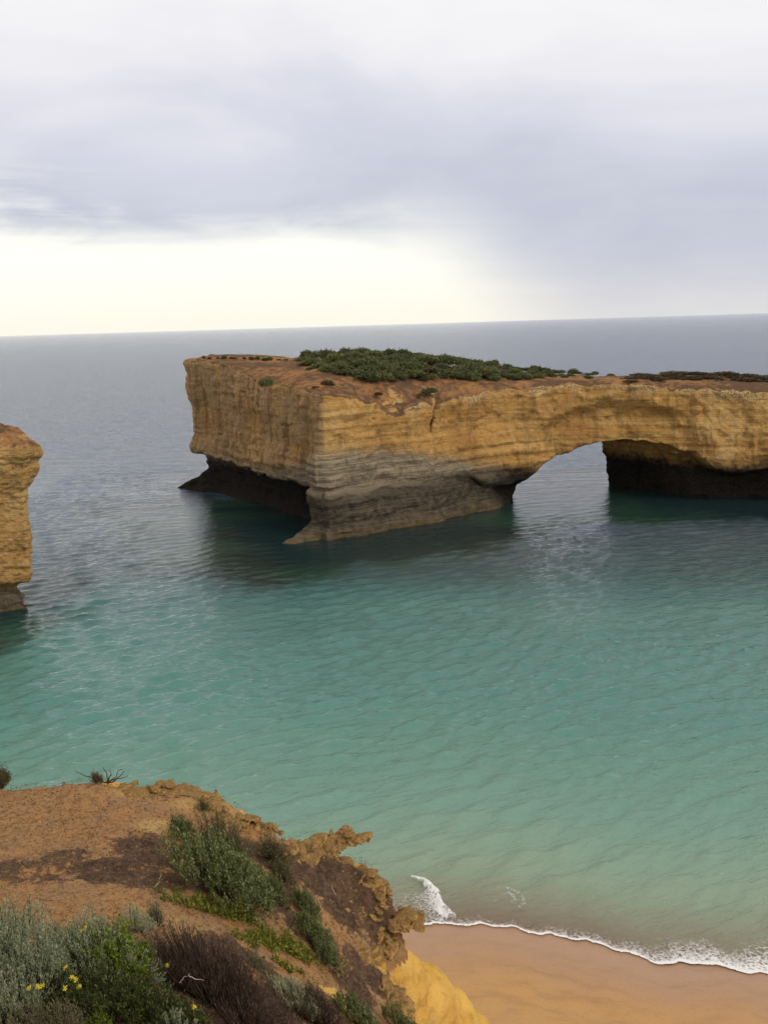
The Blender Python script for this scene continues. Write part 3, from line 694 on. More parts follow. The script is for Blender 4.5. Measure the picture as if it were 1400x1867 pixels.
def outcrop(E, seed, rough=1.0, h=0.03):
    """a crag: several ellipsoids (photo x, y, lift, rx, ry, rz) melted together and eaten into a ragged crust"""
    C = [(spot(px, py), dz, r) for px, py, dz, *r in E]
    cs = np.array([p + np.array([0, 0, dz]) for p, dz, r in C]); rs = np.array([r for _, _, r in C])
    lo = (cs - rs).min(0) - 0.3; hi = (cs + rs).max(0) + 0.3
    ax = [np.arange(lo[i], hi[i], h) for i in range(3)]
    G = np.stack(np.meshgrid(*ax, indexing='ij'), -1)
    s = np.full(G.shape[:3], 9.0)
    for c, r in zip(cs, rs):
        d = (np.linalg.norm((G - c) / r, axis=-1) - 1) * r.min()
        k = 0.12; hh = np.clip(0.5 + 0.5 * (s - d) / k, 0, 1); s = s * (1 - hh) + d * hh - k * hh * (1 - hh)
    near = np.abs(s) < 0.45
    p = G[near]
    pw = p + 0.10 * np.stack([fbm(p / 0.5, 2, seed + 50), fbm(p / 0.5, 2, seed + 51), 0.6 * fbm(p / 0.5, 2, seed + 52)], -1)
    b1, e1 = blocks(pw / np.array([0.42, 0.42, 0.20]), seed + 60); b2, e2 = blocks(pw / np.array([0.16, 0.16, 0.085]), seed + 70)
    nz = fbm(p / 0.5, 2, seed) * 0.10 + b1 * 0.105 + b2 * 0.045 + 0.06 * sstep(0.14, 0.0, e1) + 0.02 * sstep(0.2, 0.0, e2)
    s[near] += nz * rough
    s[0], s[-1], s[:, 0], s[:, -1], s[:, :, 0], s[:, :, -1] = (1.0,) * 6
    V, F = biggest_piece(*surface_nets(s, lo, h))
    N = vnormals(V, F)
    V = V + N * (fbm(V / 0.09, 3, seed + 20) * 0.022 * rough)[:, None]
    o = cs.mean(0)
    return link('rock_outcrop', mesh_from('rock_outcrop', V - o, F, M_crust, False), headland, o)
OUT = [
    ([(240, 1441, -.07, .3, .3, .11), (285, 1437, -.07, .42, .3, .12), (328, 1440, -.06, .42, .25, .10)], 'thin pale rock shelf at the far rim beside the dead branches'),
    ([(355, 1452, -.12, .3, .3, .14), (384, 1456, -.06, .34, .2, .09)], 'narrow rock tongue pointing over the water'),
    ([(405, 1484, -.15, .34, .3, .2), (445, 1494, -.15, .36, .3, .22), (480, 1505, -.16, .27, .26, .22)], 'yellow rock step along the rim behind the big green shrub'),
    ([(530, 1545, -.24, .34, .28, .19), (572, 1546, -.24, .34, .3, .22), (604, 1540, -.16, .30, .27, .17), (634, 1524, -.10, .22, .22, .11), (655, 1516, -.07, .15, .14, .055), (596, 1558, -.36, .38, .28, .24)], 'ragged brown crag with a pointed tip jutting over the turquoise water'),
    ([(652, 1578, -.24, .24, .28, .18), (680, 1597, -.24, .22, .28, .18), (694, 1624, -.24, .18, .28, .2)], 'crumbling yellow rim rock above the small breaker'),
    ([(650, 1690, -.26, .2, .3, .18), (664, 1660, -.25, .17, .26, .18), (676, 1716, -.22, .2, .32, .21), (660, 1745, -.24, .2, .27, .18), (690, 1688, -.2, .18, .27, .2)], 'pitted brown crag on the slope above the yellow cliff'),
    ([(700, 1698, -.16, .21, .26, .16), (718, 1680, -.09, .22, .2, .11), (738, 1670, -.06, .15, .17, .065), (710, 1708, -.2, .2, .23, .16)], 'brown overhang of rock pointing towards the beach surf'),
    ([(690, 1794, -.22, .24, .3, .16), (718, 1806, -.22, .2, .3, .16), (732, 1830, -.22, .18, .3, .2), (710, 1840, -.24, .22, .3, .16)], 'dark broken rim rock at the foot of the slope above the beach'),
]
for k, (E_, lab) in enumerate(OUT):
    o = outcrop(E_, 300 + 40 * k, 1.0 if k not in (0, 1) else 0.6)
    if lab: o['label'] = lab

# ------------------------------------------------------------------ plants
def leaf_material(name, c1, c2, tip=None, trans=0.22, rough=0.7):
    m, t = mat(name)
    geo = t.node('ShaderNodeNewGeometry')
    rnd = geo.outputs['Random Per Island']
    c = t.ramp(rnd, [(0.0, c1), (0.55, c2), (1.0, tip or c2)])
    d = principled(t, c, rough, None, 0.2)
    tl = t.node('ShaderNodeBsdfTranslucent', None, Color=c)
    out(t, t.node('ShaderNodeMixShader', None, Fac=trans, i1=d, i2=tl.outputs[0]).outputs[0])
    return m
LM = {
    'silver': leaf_material('silver_leaf', (0.14, 0.165, 0.088), (0.28, 0.305, 0.175), (0.50, 0.51, 0.33)),
    'green': leaf_material('bright_green_leaf', (0.075, 0.115, 0.014), (0.150, 0.195, 0.022), (0.26, 0.30, 0.05)),
    'dark': leaf_material('dark_green_leaf', (0.025, 0.034, 0.009), (0.062, 0.078, 0.020), (0.15, 0.165, 0.045)),
    'blue': leaf_material('blue_green_leaf', (0.050, 0.065, 0.020), (0.135, 0.160, 0.055), (0.32, 0.33, 0.13)),
    'pale': leaf_material('pale_grey_leaf', (0.23, 0.24, 0.13), (0.36, 0.36, 0.21), (0.48, 0.47, 0.29)),
    'tan': leaf_material('dry_tan_leaf', (0.085, 0.075, 0.040), (0.165, 0.145, 0.080), (0.24, 0.21, 0.12)),
    'brown': leaf_material('dead_brown_twig', (0.035, 0.022, 0.015), (0.085, 0.052, 0.034), (0.16, 0.105, 0.07), 0.05),
    'olive': leaf_material('brown_olive_leaf', (0.055, 0.048, 0.020), (0.110, 0.094, 0.038), (0.20, 0.17, 0.075)),
    'cover': leaf_material('yellow_green_leaf', (0.062, 0.080, 0.012), (0.13, 0.15, 0.020), (0.32, 0.27, 0.035)),
    'scrub': leaf_material('island_scrub_leaf', (0.055, 0.064, 0.024), (0.110, 0.122, 0.048), (0.18, 0.18, 0.08)),
    'scrub_light': leaf_material('island_light_scrub_leaf', (0.085, 0.095, 0.032), (0.145, 0.155, 0.055), (0.20, 0.20, 0.085)),
    'heath': leaf_material('island_heath_leaf', (0.060, 0.042, 0.024), (0.105, 0.075, 0.040), (0.15, 0.115, 0.06)),
    'litter': leaf_material('dry_litter', (0.05, 0.030, 0.018), (0.11, 0.066, 0.034), (0.20, 0.13, 0.07), 0.0),
    'soil': leaf_material('soil_crumbs', (0.14, 0.068, 0.028), (0.26, 0.13, 0.05), (0.37, 0.21, 0.09), 0.0),
}
def bark_material(name, c1, c2):
    m, t = mat(name)
    P = t.node('ShaderNodeTexCoord').outputs['Object']
    out(t, principled(t, t.mix(t.noise(t.scl(P, 20, 20, 5), 1, 4, 0.6), c1, c2), 0.9, None, 0.1))
    return m
M_bark = bark_material('shrub_bark', (0.035, 0.024, 0.016), (0.12, 0.085, 0.06))
M_bleach = bark_material('bleached_wood', (0.36, 0.29, 0.21), (0.55, 0.47, 0.37))
M_dead = bark_material('dark_dead_wood', (0.05, 0.028, 0.018), (0.15, 0.08, 0.045))

def unit(v): return v / np.maximum(np.linalg.norm(v, axis=-1, keepdims=True), 1e-9)
def leaves(P, D, L, Wd, rng, fold=0.25):
    """diamond leaves: base P, direction D, length L, width Wd -> verts, quads"""
    n = len(P); D = unit(D)
    r = unit(np.cross(D, rng.normal(size=(n, 3)))); nn = np.cross(D, r)
    L = np.broadcast_to(np.asarray(L, float), (n,))[:, None]; Wd = np.broadcast_to(np.asarray(Wd, float), (n,))[:, None]
    a = P; b = P + D * L * 0.5 + r * Wd * 0.5 + nn * Wd * fold; c = P + D * L; d = P + D * L * 0.5 - r * Wd * 0.5 + nn * Wd * fold
    V = np.stack([a, b, c, d], 1).reshape(-1, 3)
    return V, np.arange(4 * n).reshape(n, 4)
def tubes(paths, r0, r1):
    """3-sided tubes along (n, k, 3) polylines"""
    n, k, _ = paths.shape
    T = np.gradient(paths, axis=1); T = unit(T)
    up = np.where(np.abs(T[..., 2:3]) > 0.9, np.array([1., 0, 0]), np.array([0, 0, 1.]))
    A = unit(np.cross(T, up)); B = np.cross(T, A)
    rad = np.linspace(0, 1, k)[None, :, None]; rad = np.asarray(r0).reshape(-1, 1, 1) * (1 - rad) + np.asarray(r1).reshape(-1, 1, 1) * rad
    ring = [paths + rad * (A * math.cos(q) + B * math.sin(q)) for q in (0, 2.094, 4.189)]
    V = np.stack(ring, 2)                                # n,k,3,3
    id_ = np.arange(n * k * 3).reshape(n, k, 3)
    F = [np.stack([id_[:, :-1, j], id_[:, :-1, (j + 1) % 3], id_[:, 1:, (j + 1) % 3], id_[:, 1:, j]], -1).reshape(-1, 4) for j in range(3)]
    return V.reshape(-1, 3), np.concatenate(F)
def shrub_geo(seed, wd, dp, ht, shoots, per, ll, lw, upright=0.5, lobes=6, zone=0.5, tight=0.035, twiggy=False, spread=0.55):
    rng = np.random.default_rng(seed)
    # lumpy outline: several domes
    ang = rng.uniform(0, 6.28, lobes); rr = np.sqrt(rng.uniform(0.05, 1, lobes)) * 0.62
    cx, cy = np.cos(ang) * rr * wd / 2, np.sin(ang) * rr * dp / 2
    cx[0] = cy[0] = 0
    lr = rng.uniform(0.36, 0.56, lobes) * min(wd, dp) / 2 * 1.35; lh = ht * (1 - 0.45 * rr / 0.62 * rng.uniform(0.4, 1.0, lobes)); lh[0] = ht
    li = rng.integers(0, lobes, shoots)
    th = np.arccos(rng.uniform(-0.05, 1, shoots)); ph = rng.uniform(0, 6.28, shoots)
    q = rng.uniform(0.80, 1.08, shoots)
    hd = np.stack([np.sin(th) * np.cos(ph), np.sin(th) * np.sin(ph), np.cos(th)], -1)
    tip = np.stack([cx[li] + hd[:, 0] * lr[li] * q, cy[li] + hd[:, 1] * lr[li] * q, np.maximum(lh[li] * (0.42 + 0.58 * hd[:, 2]) * q, 0.03 + 0.1 * ht)], -1)
    base = np.stack([tip[:, 0] * 0.30, tip[:, 1] * 0.30, np.zeros(shoots)], -1)
    mid = base * 0.25 + tip * 0.75; mid[:, :2] += rng.normal(size=(shoots, 2)) * 0.03 * ht; mid[:, 2] = tip[:, 2] * (0.35 + 0.2 * rng.random(shoots))
    tt = np.linspace(0, 1, 5)[None, :, None]
    path = (1 - tt) ** 2 * base[:, None] + 2 * tt * (1 - tt) * mid[:, None] + tt ** 2 * tip[:, None]
    nb = shoots if twiggy else max(20, shoots // 4)
    bV, bF = tubes(path[:nb], np.full(nb, 0.006 + 0.004 * ht), np.full(nb, 0.0025))
    u = 1 - zone * rng.random((shoots, per)) ** 1.2
    u = u[..., None]
    pos = (1 - u) ** 2 * base[:, None] + 2 * u * (1 - u) * mid[:, None] + u ** 2 * tip[:, None]
    dirv = unit(2 * (1 - u) * (mid - base)[:, None] + 2 * u * (tip - mid)[:, None])
    pos = pos + rng.normal(size=pos.shape) * tight
    dirv = dirv + np.array([0, 0, upright]) + rng.normal(size=pos.shape) * spread
    n = shoots * per
    fV, fF = leaves(pos.reshape(n, 3), dirv.reshape(n, 3), ll * rng.uniform(0.6, 1.25, n), lw * rng.uniform(0.7, 1.3, n), rng)
    return fV, fF, bV, bF
def shrub(name, px, py, wpx, hpx, leafm, label, seed, group=None, cat='shrub', dens=1.0, depth=0.9, twig=False, **kw):
    p = spot(px, py); sl = np.linalg.norm(p - np.array([0, 0, CAM_H])); k = sl / FPX
    wd, ht = wpx * k * 0.86, hpx * k * 1.06
    area = wd * wd * depth + 2 * wd * ht
    pr = dict(ll=0.055, lw=0.017, upright=0.6, lobes=6, zone=0.5, tight=0.02, per=18); pr.update(kw)
    shoots = int(np.clip(area * 82 * dens, 30, 900))
    fV, fF, bV, bF = shrub_geo(seed, wd, wd * depth, ht, shoots, pr['per'], pr['ll'], pr['lw'], pr['upright'], pr['lobes'], pr['zone'], pr['tight'], twig, pr.get('spread', 0.55))
    # follow the slope of the ground
    for V in (fV, bV): V[:, 2] += HZ(V[:, 0] + p[0], V[:, 1] + p[1]) - p[2] - 0.03
    e = link(name, None, None, tuple(p)); e.empty_display_size = 0.2
    tag(e, label, cat, group)
    link('foliage', mesh_from('foliage', fV, fF, LM[leafm], False), e)
    link('branches', mesh_from('branches', bV, bF, M_bark, True), e)
    return e
SP = dict(ll=0.042, lw=0.012, upright=1.0, tight=0.010, per=34, zone=0.40, spread=0.38)      # upright silvery spikes
S = [
    ('silver_shrub', 45, 1800, 250, 150, 'silver', 'tall silvery saltbush at the lower left with upright grey-green spikes', SP, 1.45),
    ('silver_shrub', 190, 1775, 190, 115, 'silver', 'silvery saltbush behind the bright green shrub', SP, 1.4),
    ('silver_shrub', 20, 1872, 130, 110, 'silver', 'silvery saltbush in the bottom left corner below the tall one', SP, 1.1),
    ('green_shrub', 222, 1785, 150, 95, 'green', 'bright yellow-green shrub in front of the silvery saltbush', dict(ll=0.06, lw=0.032, per=26, zone=0.35, tight=0.022), 0.9),
    ('dark_shrub', 215, 1850, 210, 95, 'dark', 'dark green shrub below the bright green one', dict(ll=0.05, lw=0.02), 1.3),
    ('dark_shrub', 310, 1872, 130, 80, 'dark', 'dark olive shrub at the foot of the brown twiggy bush', dict(ll=0.05, lw=0.02), 1.2),
    ('green_shrub', 188, 1885, 50, 50, 'green', 'small green tuft at the bottom edge under the dark shrub', dict(ll=0.05, lw=0.018, per=20), 1.4),
    ('pale_shrub', 248, 1700, 75, 52, 'pale', 'small pale grey-green shrub beside the bright green shrub', dict(ll=0.035, lw=0.010, per=24), 1.6),
    ('tan_shrub', 285, 1688, 46, 52, 'tan', 'small dry tan shrub next to the pale grey one', dict(ll=0.035, lw=0.010, per=20), 1.5),
    ('tan_shrub', 92, 1890, 150, 78, 'tan', 'dry grey-tan twiggy shrub with yellow daisies above it', dict(ll=0.04, lw=0.009, per=20), 1.4),
    ('twig_bush', 400, 1830, 235, 120, 'brown', 'large leafless brown twiggy bush at the bottom centre', dict(ll=0.085, lw=0.007, upright=1.1, per=14, zone=0.75, tight=0.03), 2.3),
    ('twig_bush', 585, 1862, 120, 60, 'brown', 'low brown twiggy bush between two silvery tufts', dict(ll=0.08, lw=0.007, upright=0.8, per=14, zone=0.75), 2.3),
    ('big_shrub', 405, 1635, 215, 112, 'blue', 'large blue-green shrub in the middle of the slope', dict(ll=0.055, lw=0.024, per=30, lobes=10, zone=0.36, tight=0.02), 0.8),
    ('green_shrub', 335, 1532, 58, 52, 'blue', 'small rounded green shrub at the top of the large blue-green shrub', dict(ll=0.05, lw=0.015, per=22), 1.5),
    ('olive_shrub', 410, 1570, 150, 92, 'olive', 'brown-olive shrub behind the large blue-green shrub', dict(ll=0.05, lw=0.010, per=18, zone=.65), 1.6),
    ('olive_shrub', 490, 1560, 90, 45, 'olive', 'low brown shrub near the rim beside the jutting crag', dict(ll=0.045, lw=0.010, per=18, zone=.65), 1.5),
    ('olive_shrub', 372, 1478, 34, 34, 'olive', 'tiny olive shrub at the far rocky rim', dict(ll=0.04, lw=0.010, per=18, zone=.65), 1.5),
    ('blue_shrub', 455, 1642, 110, 78, 'blue', 'blue-green shrub merging into the right half of the large one', dict(ll=0.055, lw=0.024, per=30, lobes=8, zone=0.36, tight=0.02), 0.9),
    ('blue_shrub', 505, 1645, 60, 56, 'blue', 'blue-green shrub at the right side of the large one', SP, 1.2),
    ('blue_shrub', 560, 1668, 70, 52, 'blue', 'blue-green shrub between the large one and the pitted crag', SP, 1.3),
    ('blue_shrub', 570, 1722, 100, 58, 'blue', 'spreading blue-green shrub above the yellow-green ground cover', SP, 1.2),
    ('blue_shrub', 602, 1762, 66, 45, 'blue', 'small blue-green shrub below the pitted crag', SP, 1.3),
    ('silver_tuft', 542, 1838, 100, 52, 'pale', 'pale silvery tuft beside the brown twiggy bush', dict(ll=0.075, lw=0.008, upright=0.9, per=22), 1.5),
    ('silver_tuft', 655, 1872, 120, 55, 'blue', 'grey-green tuft at the bottom edge below the dark rim rock', SP, 1.3),
    ('silver_tuft', 668, 1880, 70, 40, 'pale', 'pale tuft in front of the grey-green one at the bottom edge', SP, 1.3),
    ('silver_tuft', 725, 1885, 70, 58, 'blue', 'green tuft hanging at the cliff rim above the yellow cliff', SP, 1.3),
    ('silver_tuft', 322, 1895, 95, 58, 'silver', 'silvery tuft at the bottom edge under the brown twiggy bush', SP, 1.3),
    ('rim_shrub', 4, 1436, 66, 42, 'olive', 'rounded brown-green shrub at the far left rim above the water', dict(ll=0.05, lw=0.014, per=22), 1.8),
    ('dark_shrub', 125, 1842, 130, 78, 'dark', 'dark green shrub between the tall silvery saltbush and the daisies', dict(ll=0.05, lw=0.02), 1.3),
    ('twig_bush', 470, 1890, 170, 70, 'brown', 'brown twiggy bush cut by the bottom edge, below the large one', dict(ll=0.08, lw=0.007, upright=0.9, per=14, zone=0.75), 2.0),
    ('olive_shrub', 515, 1600, 60, 34, 'olive', 'low olive shrub on the dark litter right of the large blue-green shrub', dict(ll=0.045, lw=0.012, per=18, zone=.6), 1.5),
    ('tan_shrub', 470, 1770, 60, 30, 'tan', 'dry tan clump between the ground cover and the twiggy bush', dict(ll=0.05, lw=0.010, per=18), 1.4),
]
for i, (nm, px, py, wpx, hpx, lf, lab, kw, den) in enumerate(S):
    shrub(nm, px, py, wpx, hpx, lf, lab, 500 + i, 'shrubs on the cliff top', 'shrub', den, twig=lf in ('brown',), **kw)

# yellow-green ground cover, litter and soil crumbs: too many pieces to count
def inside_head(x, y): return poly_sd(x, y, HEDGE) < -0.05
def ground_cover(L, n, seed, label):
    rng = np.random.default_rng(seed); P = []
    for px, py, rx, ry in L:
        c = spot(px, py); k = int(n * rx * ry)
        a = rng.uniform(0, 6.28, k); r = np.sqrt(rng.random(k))
        x, y = c[0] + np.cos(a) * r * rx, c[1] + np.sin(a) * r * ry
        ok = (fbm2(x, y, 2.4, 3, seed) > 0.02) & inside_head(x, y)
        P.append(np.stack([x[ok], y[ok], HZ(x[ok], y[ok]) + rng.uniform(0, 0.24, ok.sum()) * (0.5 + 0.5 * fbm2(x[ok], y[ok], 3.0, 2, seed + 3))], -1))
    P = np.concatenate(P); n = len(P)
    D = rng.normal(size=(n, 3)) * 0.6 + np.array([0, 0, 0.7])
    V, F = leaves(P, D, 0.085 * rng.uniform(0.5, 1.2, n), 0.032, rng)
    o = P.mean(0)
    tag(link('ground_cover', mesh_from('ground_cover', V - o, F, LM['cover'], False), None, o), label, 'plants', kind='stuff')
ground_cover([(310, 1640, .35, .2), (350, 1650, .45, .22), (395, 1662, .45, .25), (430, 1672, .35, .25)], 5200, 71, 'yellow-green ground cover along the foot of the large shrub')
ground_cover([(470, 1690, .4, .4), (500, 1720, .5, .45), (540, 1735, .45, .4), (500, 1750, .5, .3), (560, 1770, .4, .3), (460, 1720, .35, .3), (560, 1790, .3, .3), (520, 1775, .2, .2)], 4200, 72, 'yellow-green ground cover running down the middle of the slope')

def scatter(name, n, seed, ll, lw, up, mkey, label, dark=False):
    rng = np.random.default_rng(seed)
    x = rng.uniform(-11, 1.2, n); y = rng.uniform(8, 19.5, n)
    ok = inside_head(x, y); x, y = x[ok], y[ok]
    if dark:
        k = blobs(x, y, DARKMAT) + 0.35 * (fbm2(x, y, 0.7, 3, 5) > 0.1) + 0.10
        ok = rng.random(len(x)) < k; x, y = x[ok], y[ok]
    else:
        ok = rng.random(len(x)) > blobs(x, y, DARKMAT) * 0.85; x, y = x[ok], y[ok]
    n = len(x)
    z = HZ(x, y) + fbm2(x, y, 0.8, 4, 33) * 0.10 + fbm2(x, y, 5.0, 3, 35) * 0.035
    D = rng.normal(size=(n, 3)); D[:, 2] = np.abs(D[:, 2]) * up + 0.02
    V, F = leaves(np.stack([x, y, z], -1), D, ll * rng.uniform(0.4, 1.5, n) ** 1.5, lw * rng.uniform(0.6, 1.5, n), rng)
    tag(link(name, mesh_from(name, V, F, LM[mkey], False)), label, kind='stuff')
scatter('dry_litter', 46000, 81, 0.06, 0.012, 0.5, 'litter', 'dry stalks and litter strewn over the dark ground', True)
scatter('soil_crumbs', 42000, 82, 0.030, 0.022, 0.35, 'soil', 'crumbs of orange soil over the cliff top')

# yellow daisies
M_petal = leaf_material('yellow_petal', (0.55, 0.45, 0.03), (0.66, 0.56, 0.06), None, 0.2)
M_disc = bark_material('daisy_disc', (0.45, 0.26, 0.02), (0.60, 0.38, 0.03))
M_stem = bark_material('daisy_stem', (0.05, 0.08, 0.02), (0.09, 0.12, 0.03))
def daisy(px, py, lift, label, seed):
    rng = np.random.default_rng(seed)
    p = march(px, py, HZ, 6, 26, lift)
    g = np.array([p[0], p[1] + 0.05, HZ(p[0], p[1] + 0.05)])
    e = link('yellow_daisy', None, None, tuple(g)); e.empty_display_size = 0.1
    tag(e, label, 'flower', 'yellow daisies among the shrubs')
    hgt = p - g
    path = np.stack([np.zeros(3), hgt * 0.5 + np.array([0.02, 0.03, 0]), hgt])[None]
    tt = np.linspace(0, 1, 6)[:, None]
    path = ((1 - tt) ** 2 * path[0, 0] + 2 * tt * (1 - tt) * path[0, 1] + tt ** 2 * path[0, 2])[None]
    V, F = tubes(path, np.array([0.005]), np.array([0.004])); link('stem', mesh_from('stem', V, F, M_stem), e)
    ax = unit(np.array([rng.normal() * .3, -0.6, 0.8])); a = unit(np.cross(ax, [1, 0, 0.1])); b = np.cross(ax, a)
    n = 9; q = np.arange(n) / n * 6.283 + rng.random()
    D = np.cos(q)[:, None] * a + np.sin(q)[:, None] * b + ax * 0.15
    fV, fF = leaves(np.tile(hgt, (n, 1)) + D * 0.006, D, 0.030, 0.016, rng, 0.05)
    hd = link('flower_head', mesh_from('flower_head', fV, fF, M_petal, False), e)
    r = 0.012; c = hgt + ax * 0.006
    ring = [c + r * (a * math.cos(t_) + b * math.sin(t_)) for t_ in np.arange(8) / 8 * 6.283]
    dV = np.array(ring + [c + ax * 0.008]); dF = np.array([(i, (i + 1) % 8, 8) for i in range(8)])
    link('disc', mesh_from('disc', dV, dF, M_disc), hd)
for i, (px, py, lf, lab) in enumerate([
    (148, 1697, .62, 'yellow daisy against the silvery saltbush, lower of the pair beside the bright green shrub'), (156, 1692, .62, 'yellow daisy touching the bright green shrub, upper of the pair'),
    (120, 1764, .62, 'lone yellow daisy in the dark gap under the silvery saltbush'), (132, 1783, .6, 'yellow daisy with a twin close on its right, in the dark gap'),
    (139, 1786, .6, 'yellow daisy with a twin close on its left, in the dark gap'), (54, 1801, .55, 'first yellow daisy of the row above the tan shrub'),
    (70, 1799, .55, 'second yellow daisy of the row above the tan shrub'), (78, 1797, .55, 'third yellow daisy of the row above the tan shrub'),
    (119, 1801, .55, 'fourth yellow daisy of the row above the tan shrub'), (145, 1799, .5, 'last yellow daisy of the row, beside the dark shrub'),
    (306, 1760, .4, 'yellow daisy at the left side of the brown twiggy bush'), (354, 1836, .45, 'pale yellow daisy low in front of the brown twiggy bush')]):
    daisy(px, py, lf, lab, 900 + i)

# dead wood
def wood(name, label, px, py, curves, r0, m, cat='branch'):
    """curves: lists of photo-plane offsets (x right, y up, metres) from the foot"""
    p = spot(px, py); e = link(name, None, None, tuple(p)); e.empty_display_size = 0.2
    tag(e, label, cat)
    rng = np.random.default_rng(px)
    for c in curves:
        c = np.array(c, float); t0 = np.linspace(0, 1, len(c)); t1 = np.linspace(0, 1, 9)
        xx = np.interp(t1, t0, c[:, 0]); zz = np.interp(t1, t0, c[:, 1]); yy = np.interp(t1, t0, c[:, 2] if c.shape[1] > 2 else 0 * t0)
        P = np.stack([xx, yy, zz], -1) + rng.normal(size=(9, 3)) * r0 * 0.5
        V, F = tubes(P[None], np.array([r0]), np.array([r0 * 0.35]))
        link('branch', mesh_from('branch', V, F, m), e)
wood('dead_shrub', 'dark dead branches curling up from the far rim', 196, 1428, [
    [(0, 0, 0), (-.15, .02, .1), (-.32, .08, .1), (-.45, .15, .05), (-.62, .27, .0)], [(0, 0, 0), (.02, .12, 0), (-.03, .25, .05), (-.08, .32, .05)],
    [(0.02, 0, 0), (.12, .10, -.05), (.20, .14, 0), (.24, .25, .02), (.33, .30, .02)], [(.04, 0, 0), (.18, .06, 0), (.30, .16, .05), (.36, .24, .05)],
    [(.02, .0, 0), (.06, .14, .05), (.10, .18, 0), (.09, .30, 0)], [(0, 0, 0), (.10, .02, .1), (.25, .05, .1), (.42, .10, .1)], [(-.1, .01, .05), (-.2, .14, .05), (-.17, .25, .05)]], 0.018, M_dead, 'dead shrub')
shrub('dry_tuft', 178, 1430, 30, 24, 'litter', 'small orange-brown dry tuft between the dead branches', 777, None, 'shrub', 2.0, ll=0.05, lw=0.010, per=16)
wood('bleached_stick', 'pale bleached stick leaning out beneath the large blue-green shrub', 279, 1620, [[(0, 0, 0), (.06, .05, 0), (.11, .12, .03), (.15, .22, .05)]], 0.011, M_bleach, 'stick')
wood('bleached_stick', 'forked pale stick lying on the brown twiggy bush', 345, 1800, [[(0, .42, -.45), (.06, .50, -.45), (.12, .52, -.45)], [(.12, .52, -.45), (.19, .47, -.45), (.30, .43, -.42)], [(.12, .52, -.45), (.14, .56, -.45)]], 0.009, M_bleach, 'stick')
wood('bleached_stick', 'thin pale stick standing on the slope near the pitted crag', 612, 1632, [[(0, 0, 0), (-.05, .10, 0), (-.07, .22, .02)]], 0.014, M_bleach, 'stick')

# ------------------------------------------------------------------ scrub on top of the arch
def proto_scrub(seed, key, squash=1.0):
    fV, fF, bV, bF = shrub_geo(seed, 2.6, 2.6, 1.7 * squash, 90, 12, 0.32, 0.20, 0.5, 9, 0.5, 0.14)
    return mesh_from('foliage', fV, fF, LM[key], False), mesh_from('branches', bV * np.array([1, 1, 0.95]), bF, M_bark, True)
PR = [proto_scrub(40 + i, 'scrub', 0.75) for i in range(4)]; PL = [proto_scrub(60 + i, 'scrub_light', 0.7) for i in range(2)]; PH = [proto_scrub(80 + i, 'heath', 0.45) for i in range(2)]
rs = random.Random(12)
def scrub(p, pr, s, label, group, name='island_shrub', flat=(1.0, 1.0)):
    e = link(name, None, None, (p[0], p[1], p[2] - 0.1), rs.random() * 6.28, (s * flat[0], s * flat[0], s * flat[1] * rs.uniform(0.65, 1.35))); e.empty_display_size = 0.5
    tag(e, label, 'shrub', group)
    link('foliage', pr[0], e); link('branches', pr[1], e)
def on_arch(px, py, dz=0): return march(px, py, ARCH_TOP, 192, 282, dz)
up_x = [548, 570, 600, 650, 700, 760, 850, 950, 1050, 1112]
up_y = [660, 652, 649, 648, 650, 654, 667, 676, 682, 685]; lo_y = [670, 675, 678, 690, 696, 690, 694, 690, 689, 688]
G1 = 'green scrub crowding the crest of the rock arch'
px = 552.0
while px < 1112:
    a, b = np.interp(px, up_x, up_y), np.interp(px, up_x, lo_y); yy = a
    while yy <= b + 0.5:
        q = on_arch(px + rs.uniform(-6, 6), yy + rs.uniform(-1.5, 1.5))
        light = rs.random() < 0.38
        if px > 1000 and rs.random() < 0.3: yy += 6; continue
        scrub(q, rs.choice(PL if light else (PR + PH[:1])), rs.choice((0.6, 0.9, 1.1, 1.3, 1.55)) * rs.uniform(0.85, 1.15) if px < 900 else rs.uniform(0.7, 1.15) * (1 if px < 1000 else 0.75), 'one of the dense green shrubs crowding the crest of the rock arch', G1, flat=(1.35, 0.95))
        yy += rs.uniform(5, 8.5)
    for back in ((3.5, 8) if px < 900 else ()):                                   # the scrub goes on behind the crest
        q = on_arch(px, a); q = q + np.array([rs.uniform(-1, 1) + 0.2 * back, back, 0]); q[2] = ARCH_TOP(q[0], q[1])
        scrub(q, rs.choice(PR), rs.uniform(0.9, 1.4) if px < 900 else 0.75, 'one of the dense green shrubs crowding the crest of the rock arch', G1, flat=(1.35, 0.95))
    px += rs.uniform(12, 19) if px < 880 else rs.uniform(6, 10)
px = 372.0
while px < 552:
    q = on_arch(px, np.interp(px, [372, 552], [653, 659])); q[1] += rs.uniform(-1, 2.5); q[2] = ARCH_TOP(q[0], q[1])
    scrub(q, rs.choice(PR + PH), rs.uniform(0.4, 0.75), 'one of the low shrubs in a thin row along the seaward rim of the arch', 'low shrubs along the seaward rim')
    px += rs.uniform(9, 16)
px = 1150.0
while px < 1400:
    for yy in rs.sample((683, 686, 689, 692), 2):
        q = on_arch(px + rs.uniform(-5, 5), yy + np.interp(px, [1150, 1250, 1400], [3, -1, 4]))
        scrub(q, rs.choice(PH), rs.uniform(0.6, 1.2), 'one of the low brown heath bushes on the arch near the picture edge', 'brown heath on the far end of the arch', flat=(2.0, 0.8))
    px += rs.uniform(10, 15)
